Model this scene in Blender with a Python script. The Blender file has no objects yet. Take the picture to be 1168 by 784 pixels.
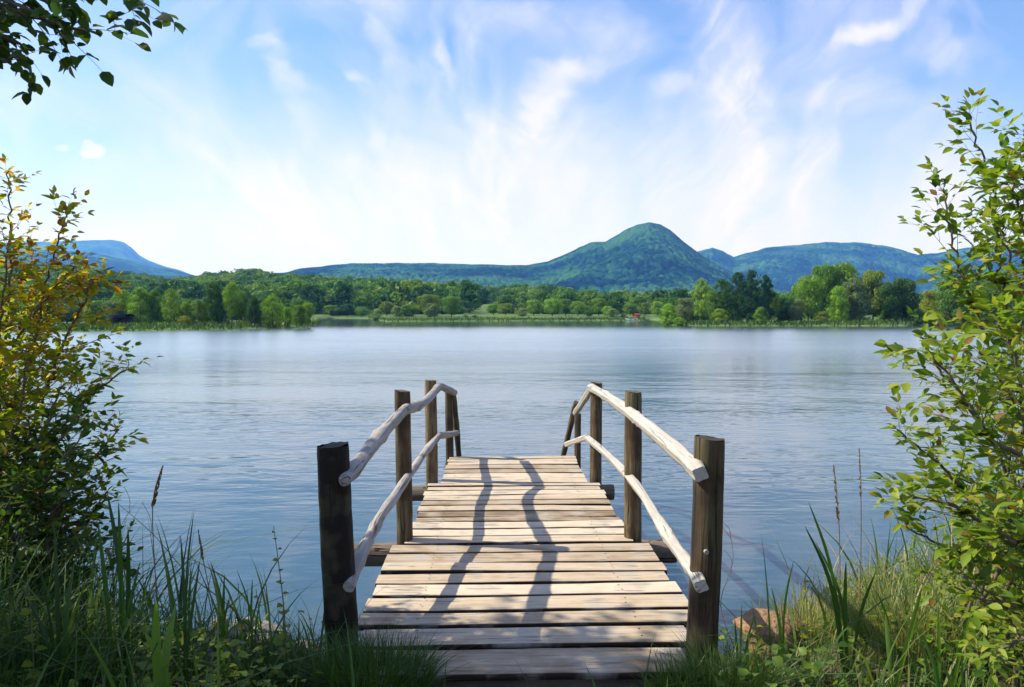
import bpy, math, random
import numpy as np
from mathutils import Vector, Matrix, Euler

random.seed(7)
rng = np.random.default_rng(7)
S = bpy.context.scene
COL = S.collection

# ------------------------------------------------------------------ camera
F = 850.0
CAM = Vector((0, 0, 1.6))
cam_d = bpy.data.cameras.new("camera")
cam = bpy.data.objects.new("camera", cam_d)
COL.objects.link(cam)
cam.location = CAM
cam.rotation_euler = Euler((math.radians(90 - 2.56), 0, math.radians(-1.28)))
cam_d.lens = F / 1168 * 36
cam_d.sensor_width = 36
cam_d.clip_end = 40000
cam_d.clip_start = 0.05
S.camera = cam
RM = cam.rotation_euler.to_matrix()
WATER = -0.55

def ray(px, py):
    return RM @ Vector(((px - 584) / F, -(py - 392) / F, -1))
def P(px, py, Y):
    d = ray(px, py)
    return CAM + d * (Y / d.y)
def G(px, py, z=0.0):
    d = ray(px, py)
    return CAM + d * ((z - CAM.z) / d.z)

# ------------------------------------------------------------------ render settings
S.view_settings.view_transform = 'Standard'
S.view_settings.look = 'None'
S.view_settings.gamma = 1
S.view_settings.exposure = 0.62
S.cycles.use_denoising = True
S.cycles.max_bounces = 6
S.cycles.transparent_max_bounces = 16
S.cycles.volume_bounces = 1
S.cycles.use_adaptive_sampling = False
S.cycles.adaptive_threshold = 0.012
S.cycles.caustics_reflective = False
S.cycles.caustics_refractive = False
S.cycles.sample_clamp_indirect = 4

# ------------------------------------------------------------------ object helpers
def tag(o, label=None, cat=None, group=None, kind=None):
    if label: o['label'] = label
    if cat: o['category'] = cat
    if group: o['group'] = group
    if kind: o['kind'] = kind
    return o
def empty(name, loc=(0, 0, 0), rz=0):
    o = bpy.data.objects.new(name, None)
    o.empty_display_size = 0.1
    o.location = loc
    o.rotation_euler = (0, 0, rz)
    COL.objects.link(o)
    return o
def mesh_np(name, V, faces_list, mat=None, attrs=None, smooth=False, vec=None):
    """V (n,3); faces_list: list of int arrays (m,k)"""
    me = bpy.data.meshes.new(name)
    V = np.ascontiguousarray(V, dtype=np.float32)
    me.vertices.add(len(V))
    me.vertices.foreach_set('co', V.ravel())
    loops = np.concatenate([f.ravel() for f in faces_list]).astype(np.int32)
    sizes = np.concatenate([np.full(len(f), f.shape[1]) for f in faces_list]).astype(np.int32)
    starts = np.concatenate([[0], np.cumsum(sizes)[:-1]]).astype(np.int32)
    me.loops.add(len(loops))
    me.loops.foreach_set('vertex_index', loops)
    me.polygons.add(len(sizes))
    me.polygons.foreach_set('loop_start', starts)
    if smooth:
        me.polygons.foreach_set('use_smooth', np.ones(len(sizes), dtype=bool))
    me.update(calc_edges=True)
    for k, a in (attrs or {}).items():
        at = me.attributes.new(k, 'FLOAT', 'POINT')
        at.data.foreach_set('value', np.ascontiguousarray(a, dtype=np.float32))
    if vec is not None:
        at = me.attributes.new('tc', 'FLOAT_VECTOR', 'POINT')
        at.data.foreach_set('vector', np.ascontiguousarray(vec, dtype=np.float32).ravel())
    if mat: me.materials.append(mat)
    return me
def obj(name, me, parent=None, loc=None):
    o = bpy.data.objects.new(name, me)
    COL.objects.link(o)
    if parent: o.parent = parent
    if loc is not None: o.location = loc
    return o

class Bag:
    """collects vertices, faces, a tone value and a texture coordinate for one mesh"""
    def __init__(s):
        s.V = []; s.F = {}; s.T = []; s.C = []; s.n = 0
    def add(s, V, F, tone=0.5, tc=None):
        V = np.asarray(V, dtype=np.float64)
        F = np.asarray(F)
        s.F.setdefault(F.shape[1], []).append(F + s.n)
        s.V.append(V); s.n += len(V)
        s.T.append(np.full(len(V), tone) if np.isscalar(tone) else np.asarray(tone))
        s.C.append(V if tc is None else tc)
    def more(s, F, off):
        F = np.asarray(F)
        s.F.setdefault(F.shape[1], []).append(F + off)
    def build(s, name, mat, parent=None, smooth=False):
        V = np.concatenate(s.V)
        fl = [np.concatenate(v) for v in s.F.values()]
        me = mesh_np(name, V, fl, mat, {'tone': np.concatenate(s.T)}, smooth, np.concatenate(s.C))
        return obj(name, me, parent)

# ---------------- noise in numpy
def hsh(ix, iy, k):
    h = (ix.astype(np.int64) * 374761393 + iy.astype(np.int64) * 668265263 + k * 1442695041) & 0xFFFFFFFF
    h = ((h ^ (h >> 13)) * 1274126177) & 0xFFFFFFFF
    h = (h ^ (h >> 16)) & 0xFFFFFF
    return h / float(0xFFFFFF)
def vnoise(x, y, k=0):
    ix = np.floor(x); iy = np.floor(y)
    fx = x - ix; fy = y - iy
    fx = fx * fx * (3 - 2 * fx); fy = fy * fy * (3 - 2 * fy)
    a = hsh(ix, iy, k); b = hsh(ix + 1, iy, k); c = hsh(ix, iy + 1, k); d = hsh(ix + 1, iy + 1, k)
    return (a + (b - a) * fx) * (1 - fy) + (c + (d - c) * fx) * fy
def fbm(x, y, k=0, o=4):
    s = 0; a = 0.5; t = 0
    for i in range(o):
        s = s + a * vnoise(x, y, k + i); t += a
        x = x * 2.03 + 17.1; y = y * 2.03 + 5.7; a *= 0.5
    return s / t
def cells(x, y, size, k=0):
    x = x / size; y = y / size
    ix = np.floor(x); iy = np.floor(y)
    best = np.full(x.shape, 9.0); bid = np.zeros(x.shape)
    for dx in (-1, 0, 1):
        for dy in (-1, 0, 1):
            cx = ix + dx; cy = iy + dy
            jx = cx + hsh(cx, cy, k + 1); jy = cy + hsh(cx, cy, k + 2)
            d = np.hypot(x - jx, y - jy)
            m = d < best
            best = np.where(m, d, best)
            bid = np.where(m, hsh(cx, cy, k + 3), bid)
    return best, bid

# ------------------------------------------------------------------ materials
def newmat(name):
    m = bpy.data.materials.new(name); m.use_nodes = True
    nt = m.node_tree; nt.nodes.clear()
    out = nt.nodes.new('ShaderNodeOutputMaterial')
    return m, nt, out
def N(nt, typ, **kw):
    n = nt.nodes.new('ShaderNode' + typ)
    for k, v in kw.items():
        if k.startswith('_'):
            setattr(n, k[1:], v)
    for k, v in kw.items():
        if k.startswith('_'): continue
        key = int(k[1:]) if (k[0] == 'i' and k[1:].isdigit()) else k.replace('__', ' ')
        if isinstance(v, bpy.types.NodeSocket): nt.links.new(v, n.inputs[key])
        else: n.inputs[key].default_value = v
    return n
def mth(nt, op, a, b=0.0, c=0.0, clamp=False):
    n = nt.nodes.new('ShaderNodeMath'); n.operation = op; n.use_clamp = clamp
    for i, v in enumerate((a, b, c)):
        if isinstance(v, bpy.types.NodeSocket): nt.links.new(v, n.inputs[i])
        else: n.inputs[i].default_value = v
    return n.outputs[0]
def ramp(nt, fac, stops, interp='LINEAR'):
    n = nt.nodes.new('ShaderNodeValToRGB')
    n.color_ramp.interpolation = interp
    e = n.color_ramp.elements
    while len(e) < len(stops): e.new(0.5)
    for i, (p, c) in enumerate(stops):
        e[i].position = p
        e[i].color = (*c, 1) if len(c) == 3 else c
    nt.links.new(fac, n.inputs[0])
    return n.outputs[0]
def mixc(nt, fac, a, b, mode='MIX'):
    n = nt.nodes.new('ShaderNodeMix'); n.data_type = 'RGBA'; n.blend_type = mode
    for k, v in ((0, fac), (6, a), (7, b)):
        if isinstance(v, bpy.types.NodeSocket): nt.links.new(v, n.inputs[k])
        else: n.inputs[k].default_value = v if k == 0 else ((*v, 1) if len(v) == 3 else v)
    return n.outputs[2]

def wood_mat(name, stops, dark, grain_axis, rough=0.75, bump=0.004, stain=None, crack=0.5):
    m, nt, out = newmat(name)
    at = N(nt, 'Attribute', _attribute_name='tc')
    tone = N(nt, 'Attribute', _attribute_name='tone').outputs['Fac']
    sc = [45, 45, 45]; sc[grain_axis] = 2.2
    mp = N(nt, 'Mapping', Vector=at.outputs['Vector'], Scale=tuple(sc))
    n1 = N(nt, 'TexNoise', Vector=mp.outputs[0], Scale=1.0, Detail=6.0, Roughness=0.65)
    sc2 = [14, 14, 14]; sc2[grain_axis] = 0.9
    mp2 = N(nt, 'Mapping', Vector=at.outputs['Vector'], Scale=tuple(sc2), Location=(3, 7, 1))
    n2 = N(nt, 'TexNoise', Vector=mp2.outputs[0], Scale=1.0, Detail=3.0)
    n3 = N(nt, 'TexNoise', Vector=at.outputs['Vector'], Scale=5.0, Detail=4.0)
    # thin cracks that run along the grain
    cr = mth(nt, 'ABSOLUTE', mth(nt, 'SUBTRACT', n2.outputs['Fac'], 0.5))
    crk = mth(nt, 'SUBTRACT', 1.0, mth(nt, 'MULTIPLY', cr, 42.0), clamp=True)
    gate = mth(nt, 'MULTIPLY', mth(nt, 'SUBTRACT', n3.outputs['Fac'], 0.47), 9.0, clamp=True)
    crk = mth(nt, 'MULTIPLY', mth(nt, 'MULTIPLY', crk, gate), crack, clamp=True)
    f = mth(nt, 'ADD', mth(nt, 'MULTIPLY', n1.outputs['Fac'], 0.6), mth(nt, 'MULTIPLY', tone, 0.45))
    f = mth(nt, 'ADD', f, mth(nt, 'MULTIPLY', mth(nt, 'SUBTRACT', n3.outputs['Fac'], 0.5), 0.55))
    col = ramp(nt, f, stops)
    col = mixc(nt, crk, col, dark)
    # knots
    mk = [9, 9, 9]; mk[grain_axis] = 3.2
    mpk = N(nt, 'Mapping', Vector=at.outputs['Vector'], Scale=tuple(mk))
    vk = N(nt, 'TexVoronoi', Vector=mpk.outputs[0], Scale=1.0)
    kn = mth(nt, 'SUBTRACT', 1.0, mth(nt, 'MULTIPLY', vk.outputs['Distance'], 9.0), clamp=True)
    col = mixc(nt, mth(nt, 'MULTIPLY', kn, 0.75), col, dark)
    if stain:
        col = mixc(nt, mth(nt, 'MULTIPLY', mth(nt, 'SUBTRACT', n3.outputs['Fac'], 0.5), 4.0, clamp=True), col, stain)
    h = mth(nt, 'SUBTRACT', mth(nt, 'ADD', n1.outputs['Fac'], mth(nt, 'MULTIPLY', n2.outputs['Fac'], 0.8)), mth(nt, 'MULTIPLY', crk, 1.5))
    b = N(nt, 'Bump', Strength=0.9, Distance=bump, Height=h)
    p = N(nt, 'BsdfPrincipled', Base__Color=col, Roughness=rough, Normal=b.outputs[0])
    p.inputs['Specular IOR Level'].default_value = 0.25
    nt.links.new(p.outputs[0], out.inputs[0])
    return m
M = {}
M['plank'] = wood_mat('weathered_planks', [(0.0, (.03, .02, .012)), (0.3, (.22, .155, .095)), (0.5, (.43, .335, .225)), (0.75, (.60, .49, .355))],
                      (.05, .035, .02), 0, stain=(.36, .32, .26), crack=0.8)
M['rail'] = wood_mat('bleached_rail_wood', [(0.25, (.11, .095, .075)), (0.48, (.33, .30, .25)), (0.88, (.54, .50, .43))],
                     (.10, .075, .05), 2, bump=0.006, stain=(.42, .38, .32), crack=0.9)
M['rail_grey'] = wood_mat('grey_pole_bark', [(0.28, (.07, .06, .05)), (0.5, (.25, .225, .20)), (0.8, (.46, .425, .38))],
                     (.035, .025, .018), 2, bump=0.012, stain=(.20, .165, .13), crack=1.0)
M['post'] = wood_mat('brown_post_wood', [(0.3, (.012, .008, .005)), (0.54, (.085, .056, .028)), (0.85, (.36, .27, .15))],
                     (.012, .008, .005), 2, bump=0.010, stain=(.08, .075, .035), crack=1.0)
M['log'] = wood_mat('grey_log_bark', [(0.2, (.06, .045, .03)), (0.5, (.17, .13, .09)), (0.85, (.3, .25, .18))],
                    (.02, .015, .01), 2, bump=0.012, crack=1.0)

def leaf_mat(name, stops, trans=0.35, rough=0.5, spec=0.2, objcol=False):
    m, nt, out = newmat(name)
    tone = N(nt, 'Attribute', _attribute_name='tone').outputs['Fac']
    if objcol:
        oi = N(nt, 'ObjectInfo')
        v = mth(nt, 'ADD', 0.62, mth(nt, 'MULTIPLY', tone, 0.8))
        col = mixc(nt, 1.0, oi.outputs['Color'], N(nt, 'CombineColor', Red=v, Green=v, Blue=v).outputs[0], 'MULTIPLY')
        tr = mixc(nt, 1.0, col, (1.25, 1.35, .55), 'MULTIPLY')
    else:
        col = ramp(nt, tone, stops)
        tr = mixc(nt, 1.0, col, (1.5, 1.6, .6), 'MULTIPLY')
    p = N(nt, 'BsdfPrincipled', Base__Color=col, Roughness=rough)
    p.inputs['Specular IOR Level'].default_value = spec
    t = N(nt, 'BsdfTranslucent', Color=tr)
    x = N(nt, 'MixShader', Fac=trans, i1=p.outputs[0], i2=t.outputs[0])
    nt.links.new(x.outputs[0], out.inputs[0])
    return m
M['far_leaf'] = leaf_mat('far_foliage', None, 0.3, 0.6, 0.15, True)
M['wood_leaf'] = leaf_mat('wood_foliage', [(0, (.025, .080, .016)), (.45, (.075, .17, .026)), (.8, (.16, .27, .035)), (1, (.23, .27, .045))], 0.25, .7, .1)
M['autumn_leaf'] = leaf_mat('autumn_foliage', [(0, (.03, .07, .012)), (.3, (.10, .17, .018)), (.55, (.24, .27, .02)), (.8, (.46, .37, .02)), (.93, (.50, .20, .02)), (1, (.22, .08, .02))], .55)
M['bush_leaf'] = leaf_mat('bush_foliage', [(0, (.035, .085, .014)), (.4, (.12, .20, .02)), (.75, (.25, .31, .03)), (.92, (.36, .34, .05)), (1, (.22, .12, .04))], .45, .45, .25)
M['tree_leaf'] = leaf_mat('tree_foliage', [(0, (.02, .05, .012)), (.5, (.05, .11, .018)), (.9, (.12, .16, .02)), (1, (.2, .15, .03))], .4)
M['grass'] = leaf_mat('grass_blades', [(0, (.022, .055, .012)), (.4, (.06, .12, .02)), (.65, (.13, .18, .035)), (.85, (.32, .28, .12)), (1, (.42, .34, .18))], .35, .5, .3)
M['reed'] = leaf_mat('reed_blades', [(0, (.02, .05, .014)), (.5, (.06, .14, .022)), (1, (.18, .26, .04))], .4, .4, .4)
M['straw'] = leaf_mat('straw_heads', [(0, (.16, .09, .05)), (1, (.36, .27, .15))], .3, .7, .1)

def simple(name, col, rough=.8, noise=None, scale=8, bump=0, spec=.3):
    m, nt, out = newmat(name)
    tc = N(nt, 'TexCoord')
    n = N(nt, 'TexNoise', Vector=tc.outputs['Object'], Scale=scale, Detail=6.0, Roughness=.6)
    c = ramp(nt, n.outputs['Fac'], [(.3, col), (.7, noise or col)])
    p = N(nt, 'BsdfPrincipled', Base__Color=c, Roughness=rough)
    p.inputs['Specular IOR Level'].default_value = spec
    if bump:
        b = N(nt, 'Bump', Strength=.8, Distance=bump, Height=n.outputs['Fac'])
        nt.links.new(b.outputs[0], p.inputs['Normal'])
    nt.links.new(p.outputs[0], out.inputs[0])
    return m
M['twig'] = simple('twig_bark', (.07, .05, .035), .8, (.17, .13, .09), 30)
M['greenstem'] = simple('green_stem', (.06, .10, .03), .6, (.12, .12, .05), 20)
M['trunk'] = simple('tree_bark', (.05, .04, .03), .9, (.13, .11, .085), 6, .02)
M['rock_orange'] = simple('orange_stone', (.15, .08, .04), .85, (.42, .25, .13), 9, .03)
M['rock_pale'] = simple('pale_stone', (.16, .15, .13), .85, (.36, .33, .28), 12, .01)
M['rock_wet'] = simple('lake_stone', (.07, .05, .035), .5, (.22, .16, .11), 9, .01)
M['shed_wall'] = simple('shed_boards', (.025, .02, .018), .9, (.05, .04, .035), 2, spec=.05)
M['shed_roof'] = simple('shed_roof_sheet', (.014, .017, .022), .95, (.022, .026, .034), 1, spec=.02)
M['red'] = simple('red_paint', (.20, .03, .03), .8, (.26, .05, .04), 2)
M['white'] = simple('white_paint', (.75, .75, .73), .5, (.8, .8, .8), 2)
M['dark'] = simple('dark_opening', (.02, .02, .025), .4)
M['sand'] = simple('sand_bar', (.30, .26, .19), .9, (.42, .37, .28), .5)

# ground : bank soil + lake bed, one sheet
def ground_mat():
    m, nt, out = newmat('bank_soil')
    g = N(nt, 'NewGeometry')
    pos = g.outputs['Position']
    n1 = N(nt, 'TexNoise', Vector=pos, Scale=3.0, Detail=8.0)
    n2 = N(nt, 'TexVoronoi', Vector=pos, Scale=22.0)
    n3 = N(nt, 'TexVoronoi', Vector=pos, Scale=9.0)
    c = ramp(nt, n1.outputs['Fac'], [(.3, (.035, .026, .016)), (.55, (.09, .068, .042)), (.8, (.16, .13, .085))])
    peb = ramp(nt, n2.outputs['Color'], [(0, (.06, .05, .04)), (1, (.30, .25, .19))])
    f = mth(nt, 'SUBTRACT', 1.0, mth(nt, 'MULTIPLY', n2.outputs['Distance'], 1.6), clamp=True)
    c = mixc(nt, mth(nt, 'MULTIPLY', f, .6), c, peb)
    h = mth(nt, 'ADD', mth(nt, 'MULTIPLY', n2.outputs['Distance'], -.6), mth(nt, 'MULTIPLY', n3.outputs['Distance'], -.8))
    b = N(nt, 'Bump', Strength=1.0, Distance=.03, Height=h)
    p = N(nt, 'BsdfPrincipled', Base__Color=c, Roughness=.9, Normal=b.outputs[0])
    nt.links.new(p.outputs[0], out.inputs[0])
    return m
M['ground'] = ground_mat()

def shore_mat():
    m, nt, out = newmat('far_meadow')
    g = N(nt, 'NewGeometry')
    mp = N(nt, 'Mapping', Vector=g.outputs['Position'], Scale=(.12, .05, 1))
    n1 = N(nt, 'TexNoise', Vector=mp.outputs[0], Scale=1.0, Detail=6.0, Roughness=.7)
    n2 = N(nt, 'TexNoise', Vector=g.outputs['Position'], Scale=1.2, Detail=4.0)
    f = mth(nt, 'ADD', mth(nt, 'MULTIPLY', n1.outputs['Fac'], .7), mth(nt, 'MULTIPLY', n2.outputs['Fac'], .3))
    c = ramp(nt, f, [(.35, (.05, .10, .025)), (.5, (.10, .16, .04)), (.62, (.16, .20, .06)), (.75, (.24, .22, .10))])
    p = N(nt, 'BsdfPrincipled', Base__Color=c, Roughness=.95)
    p.inputs['Specular IOR Level'].default_value = .1
    nt.links.new(p.outputs[0], out.inputs[0])
    return m
M['shore'] = shore_mat()

def hill_mat(name, a, b, c):
    m, nt, out = newmat(name)
    tone = N(nt, 'Attribute', _attribute_name='tone').outputs['Fac']
    g = N(nt, 'NewGeometry')
    n1 = N(nt, 'TexNoise', Vector=g.outputs['Position'], Scale=.004, Detail=5.0)
    n2 = N(nt, 'TexNoise', Vector=g.outputs['Position'], Scale=.2, Detail=3.0)
    f = mth(nt, 'ADD', mth(nt, 'MULTIPLY', tone, .75), mth(nt, 'MULTIPLY', n1.outputs['Fac'], .35))
    col = ramp(nt, f, [(.3, a), (.52, b), (.8, c)])
    bp = N(nt, 'Bump', Strength=.7, Distance=2.5, Height=n2.outputs['Fac'])
    p = N(nt, 'BsdfPrincipled', Base__Color=col, Roughness=1.0, Normal=bp.outputs[0])
    p.inputs['Specular IOR Level'].default_value = 0
    nt.links.new(p.outputs[0], out.inputs[0])
    return m
M['hill'] = hill_mat('forested_hill', (.001, .009, .007), (.008, .045, .020), (.040, .11, .03))

def water_mat():
    m, nt, out = newmat('lake_water')
    g = N(nt, 'NewGeometry')
    pos = g.outputs['Position']
    def layer(sx, sy, rot, det, loc=(0, 0, 0)):
        mp = N(nt, 'Mapping', Vector=pos, Scale=(sx, sy, 1), Rotation=(0, 0, rot), Location=loc)
        return N(nt, 'TexNoise', Vector=mp.outputs[0], Scale=1.0, Detail=det, Roughness=.55, Distortion=.3).outputs['Fac']
    a = layer(1.9, 4.6, .10, 2.0)
    b = layer(5.0, 10.0, -.22, 3.0, (5, 3, 0))
    c = layer(.45, .9, .3, 2.0, (1, 9, 0))
    calm = layer(.03, .10, .15, 2.0, (9, 2, 0))
    gn = N(nt, 'MapRange', Value=calm)
    gn.inputs['From Min'].default_value = .38; gn.inputs['From Max'].default_value = .62; gn.inputs['To Min'].default_value = .30; gn.inputs['To Max'].default_value = 1.35
    gust = gn.outputs[0]
    h = mth(nt, 'ADD', mth(nt, 'MULTIPLY', a, .017), mth(nt, 'MULTIPLY', b, .003))
    h = mth(nt, 'ADD', h, mth(nt, 'MULTIPLY', c, .040))
    yy_ = N(nt, 'SeparateXYZ', Vector=pos).outputs[1]
    lee = N(nt, 'MapRange', Value=yy_)      # still water under the far shore
    lee.inputs['From Min'].default_value = 70; lee.inputs['From Max'].default_value = 105; lee.inputs['To Min'].default_value = 1.0; lee.inputs['To Max'].default_value = .28
    h = mth(nt, 'MULTIPLY', mth(nt, 'MULTIPLY', h, gust), lee.outputs[0])
    bp = N(nt, 'Bump', Strength=1.0, Distance=1.0, Height=h)
    yp = N(nt, 'SeparateXYZ', Vector=pos).outputs[1]
    wind = N(nt, 'MapRange', Value=yp)      # sheltered by the bank, ruffled further out
    wind.inputs['From Min'].default_value = 8; wind.inputs['From Max'].default_value = 42; wind.inputs['To Min'].default_value = .04; wind.inputs['To Max'].default_value = .24
    gl = N(nt, 'BsdfGlossy', Color=(.96, 1, .93, 1), Roughness=mth(nt, 'MULTIPLY', wind.outputs[0], lee.outputs[0]), Normal=bp.outputs[0])
    body = N(nt, 'BsdfDiffuse', Color=(.035, .085, .115, 1))
    trn = N(nt, 'BsdfTransparent', Color=(.36, .43, .43, 1))
    under = N(nt, 'MixShader', Fac=.7, i1=trn.outputs[0], i2=body.outputs[0])
    fr = N(nt, 'Fresnel', IOR=1.85, Normal=bp.outputs[0])
    x = N(nt, 'MixShader', Fac=fr.outputs[0], i1=under.outputs[0], i2=gl.outputs[0])
    nt.links.new(x.outputs[0], out.inputs[0])
    return m
M['water'] = water_mat()

# ------------------------------------------------------------------ tubes, leaves, blades
def smooth_path(pts, n):
    pts = [Vector(p) for p in pts]
    if len(pts) == 2:
        return [pts[0].lerp(pts[1], i / (n - 1)) for i in range(n)]
    out = []
    m = len(pts) - 1
    for i in range(n):
        t = i / (n - 1) * m
        k = min(int(t), m - 1); u = t - k
        p0 = pts[max(k - 1, 0)]; p1 = pts[k]; p2 = pts[k + 1]; p3 = pts[min(k + 2, m)]
        out.append(0.5 * ((2 * p1) + (p2 - p0) * u + (2 * p0 - 5 * p1 + 4 * p2 - p3) * u * u + (3 * p1 - p0 - 3 * p2 + p3) * u ** 3))
    return out
def tube(bag, path, rad, sides=8, rough=0.0, tone=.5, caps=True, seed=0, sq=0.0, tc_off=0.0):
    n = len(path)
    path = [Vector(p) for p in path]
    tan = []
    for i in range(n):
        a = path[max(i - 1, 0)]; b = path[min(i + 1, n - 1)]
        tan.append((b - a).normalized())
    up = Vector((0, 0, 1)) if abs(tan[0].z) < .9 else Vector((0, 1, 0))
    side = tan[0].cross(up).normalized()
    V = []; C = []; s = 0
    ph = random.random() * 6
    for i in range(n):
        if i: s += (path[i] - path[i - 1]).length
        side = (side - tan[i] * side.dot(tan[i])).normalized()
        u2 = tan[i].cross(side)
        r = rad[i] if hasattr(rad, '__len__') else rad
        for k in range(sides):
            a = 2 * math.pi * k / sides
            rr = r
            if rough:
                rr *= 1 + rough * (math.sin(3 * a + ph + s * 2) * .5 + math.sin(5 * a + ph * 2 - s * 3) * .3 + (random.random() - .5) * .35)
            if sq:
                rr *= 1 + sq * (abs(math.cos(2 * a + .78)) - .5) * -.35
            ca, sa = math.cos(a), math.sin(a)
            V.append(path[i] + side * ca * rr + u2 * sa * rr)
            C.append((ca * .06 + tc_off, sa * .06 + tc_off * 1.7, s + tc_off * 3))
    F = [(i * sides + k, i * sides + (k + 1) % sides, (i + 1) * sides + (k + 1) % sides, (i + 1) * sides + k)
         for i in range(n - 1) for k in range(sides)]
    off = bag.n
    bag.add(np.array([tuple(v) for v in V]), F, tone, np.array(C))
    if caps:
        for end in (0, n - 1):
            ring = [end * sides + k for k in range(sides)]
            c = sum((V[q] for q in ring), Vector()) / sides
            ringv = np.array([tuple(V[q]) for q in ring] + [tuple(c)])
            # the cut face has its own vertices so its edge stays crisp
            tcc = np.array([(math.cos(2 * math.pi * k / sides) * .05 + tc_off, math.sin(2 * math.pi * k / sides) * .05, .01 + tc_off) for k in range(sides)] + [(tc_off, 0, tc_off)])
            fs = [(k, (k + 1) % sides, sides) if end else ((k + 1) % sides, k, sides) for k in range(sides)]
            bag.add(ringv, fs, tone, tcc)

def leaf_template(kind):
    if kind == 'oval':
        rows = [(0, 0), (.22, .30), (.55, .36), (.82, .2), (1.0, 0)]
    elif kind == 'narrow':
        rows = [(0, 0), (.25, .15), (.6, .16), (.85, .08), (1, 0)]
    elif kind == 'pointed':
        rows = [(0, 0), (.2, .20), (.48, .27), (.78, .15), (1.0, 0)]
    else:
        rows = [(0, 0), (.3, .45), (.6, .42), (1.0, 0)]
    V = [(0, 0, 0)]; F4 = []; F3 = []
    prev = None
    for i, (s, w) in enumerate(rows[1:-1]):
        z = -.10 * (s * 1.2) ** 2
        b = len(V)
        V += [(s, -w, z + w * .35), (s, 0, z), (s, w, z + w * .35)]
        if i == 0:
            F3 += [(0, b, b + 1), (0, b + 1, b + 2)]
        else:
            F4 += [(b - 3, b, b + 1, b - 2), (b - 2, b + 1, b + 2, b - 1)]
    b = len(V); V.append((1, 0, -.15))
    F3 += [(b - 3, b, b - 2), (b - 2, b, b - 1)]
    return np.array(V), np.array(F4), np.array(F3)
LT = {k: leaf_template(k) for k in ('oval', 'narrow', 'broad', 'pointed')}
def nrm(a):
    return a / np.maximum(np.linalg.norm(a, axis=1, keepdims=True), 1e-9)
def leaves_mesh(name, pos, direc, normal, size, tone, mat, kind='oval', parent=None, extra=None):
    V0, F4, F3 = LT[kind]
    pos = np.array(pos); x = nrm(np.array(direc)); n = nrm(np.array(normal)); size = np.array(size)
    y = nrm(np.cross(n, x)); z = np.cross(x, y)
    m = len(pos); k = len(V0)
    V = pos[:, None, :] + size[:, None, None] * (V0[None, :, 0:1] * x[:, None] + V0[None, :, 1:2] * y[:, None] + V0[None, :, 2:3] * z[:, None])
    off = (np.arange(m) * k)[:, None, None]
    fl = []
    if len(F4): fl.append((F4[None] + off).reshape(-1, 4))
    fl.append((F3[None] + off).reshape(-1, 3))
    me = mesh_np(name, V.reshape(-1, 3), fl, mat, {'tone': np.repeat(np.array(tone), k)}, True)
    return obj(name, me, parent)

def blades(name, root, h, lean, az, width, tone, mat, parent=None, segs=5, droop=.35):
    root = np.array(root); m = len(root)
    h = np.asarray(h, float); lean = np.asarray(lean, float); az = np.asarray(az, float); width = np.asarray(width, float)
    s = np.linspace(0, 1, segs + 1)[None, :]
    dx = np.cos(az)[:, None]; dy = np.sin(az)[:, None]
    out = lean[:, None] * h[:, None] * s ** 1.9
    up = h[:, None] * (s - droop * np.minimum(lean[:, None], 1.6) * s ** 3)
    cx = root[:, 0:1] + dx * out; cy = root[:, 1:2] + dy * out; cz = root[:, 2:3] + up
    w = width[:, None] * np.clip(1.0 - s ** 2.2, 0.02, 1) * (.55 + .9 * s * (1 - s) * 2)
    tw = az + rng.uniform(-.9, .9, m)
    sx = -np.sin(tw)[:, None] * w; sy = np.cos(tw)[:, None] * w
    L = np.stack([cx - sx, cy - sy, cz], -1); R = np.stack([cx + sx, cy + sy, cz], -1)
    V = np.stack([L, R], 2).reshape(m, -1, 3)
    k = V.shape[1]
    f = np.array([(2 * i, 2 * i + 1, 2 * i + 3, 2 * i + 2) for i in range(segs)])
    Fc = (f[None] + (np.arange(m) * k)[:, None, None]).reshape(-1, 4)
    t = np.repeat(np.asarray(tone, float), k)
    me = mesh_np(name, V.reshape(-1, 3), [Fc], mat, {'tone': t}, True)
    return obj(name, me, parent)

# ------------------------------------------------------------------ near ground: bank and lake bed
def shore_near(X):
    """Y of the water's edge on the near bank"""
    X = np.asarray(X, float)
    return np.interp(X, [-60, -12, -5, -2.6, -1.6, -.9, 0.2, 1.1, 1.7, 2.3, 3.0, 4.5, 8, 60],
                        [8.5, 7.0, 5.6, 5.1, 4.75, 4.55, 4.4, 4.35, 4.6, 5.0, 5.6, 6.8, 8, 9]) + .12 * np.sin(X * 3.1) + .07 * np.sin(X * 7.3 + 1)
def ground_z(X, Y):
    X = np.asarray(X, float); Y = np.asarray(Y, float)
    d = shore_near(X) - Y            # > 0 on land
    land = -.55 + np.interp(d, [0, .35, .9, 1.5, 3.0, 30], [0, .17, .40, .50, .52, .58])
    bed = -.55 + np.interp(-d, [0, .5, 1.5, 4, 12, 60], [0, -.10, -.32, -.75, -1.7, -3.0])
    z = np.where(d > 0, land, bed)
    z = z + (fbm(X * 1.7, Y * 1.7, 3) - .5) * .10 * np.clip(np.abs(d) * 2, .2, 1)
    # the bank is level and a little lower where the jetty starts
    m = np.clip(1 - np.abs(X - .17) / 1.3, 0, 1) * np.clip((Y - 2.6), 0, 1) * (d > 0)
    return z - m * .02
def axis(lo, hi, c0, c1, fine, growth=1.18):
    a = list(np.arange(c0, c1, fine)); s = fine; x = a[-1]
    while x < hi: s *= growth; x += s; a.append(min(x, hi))
    s = fine; x = a[0]; b = []
    while x > lo: s *= growth; x -= s; b.append(max(x, lo))
    return np.array(b[::-1] + a)
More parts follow.
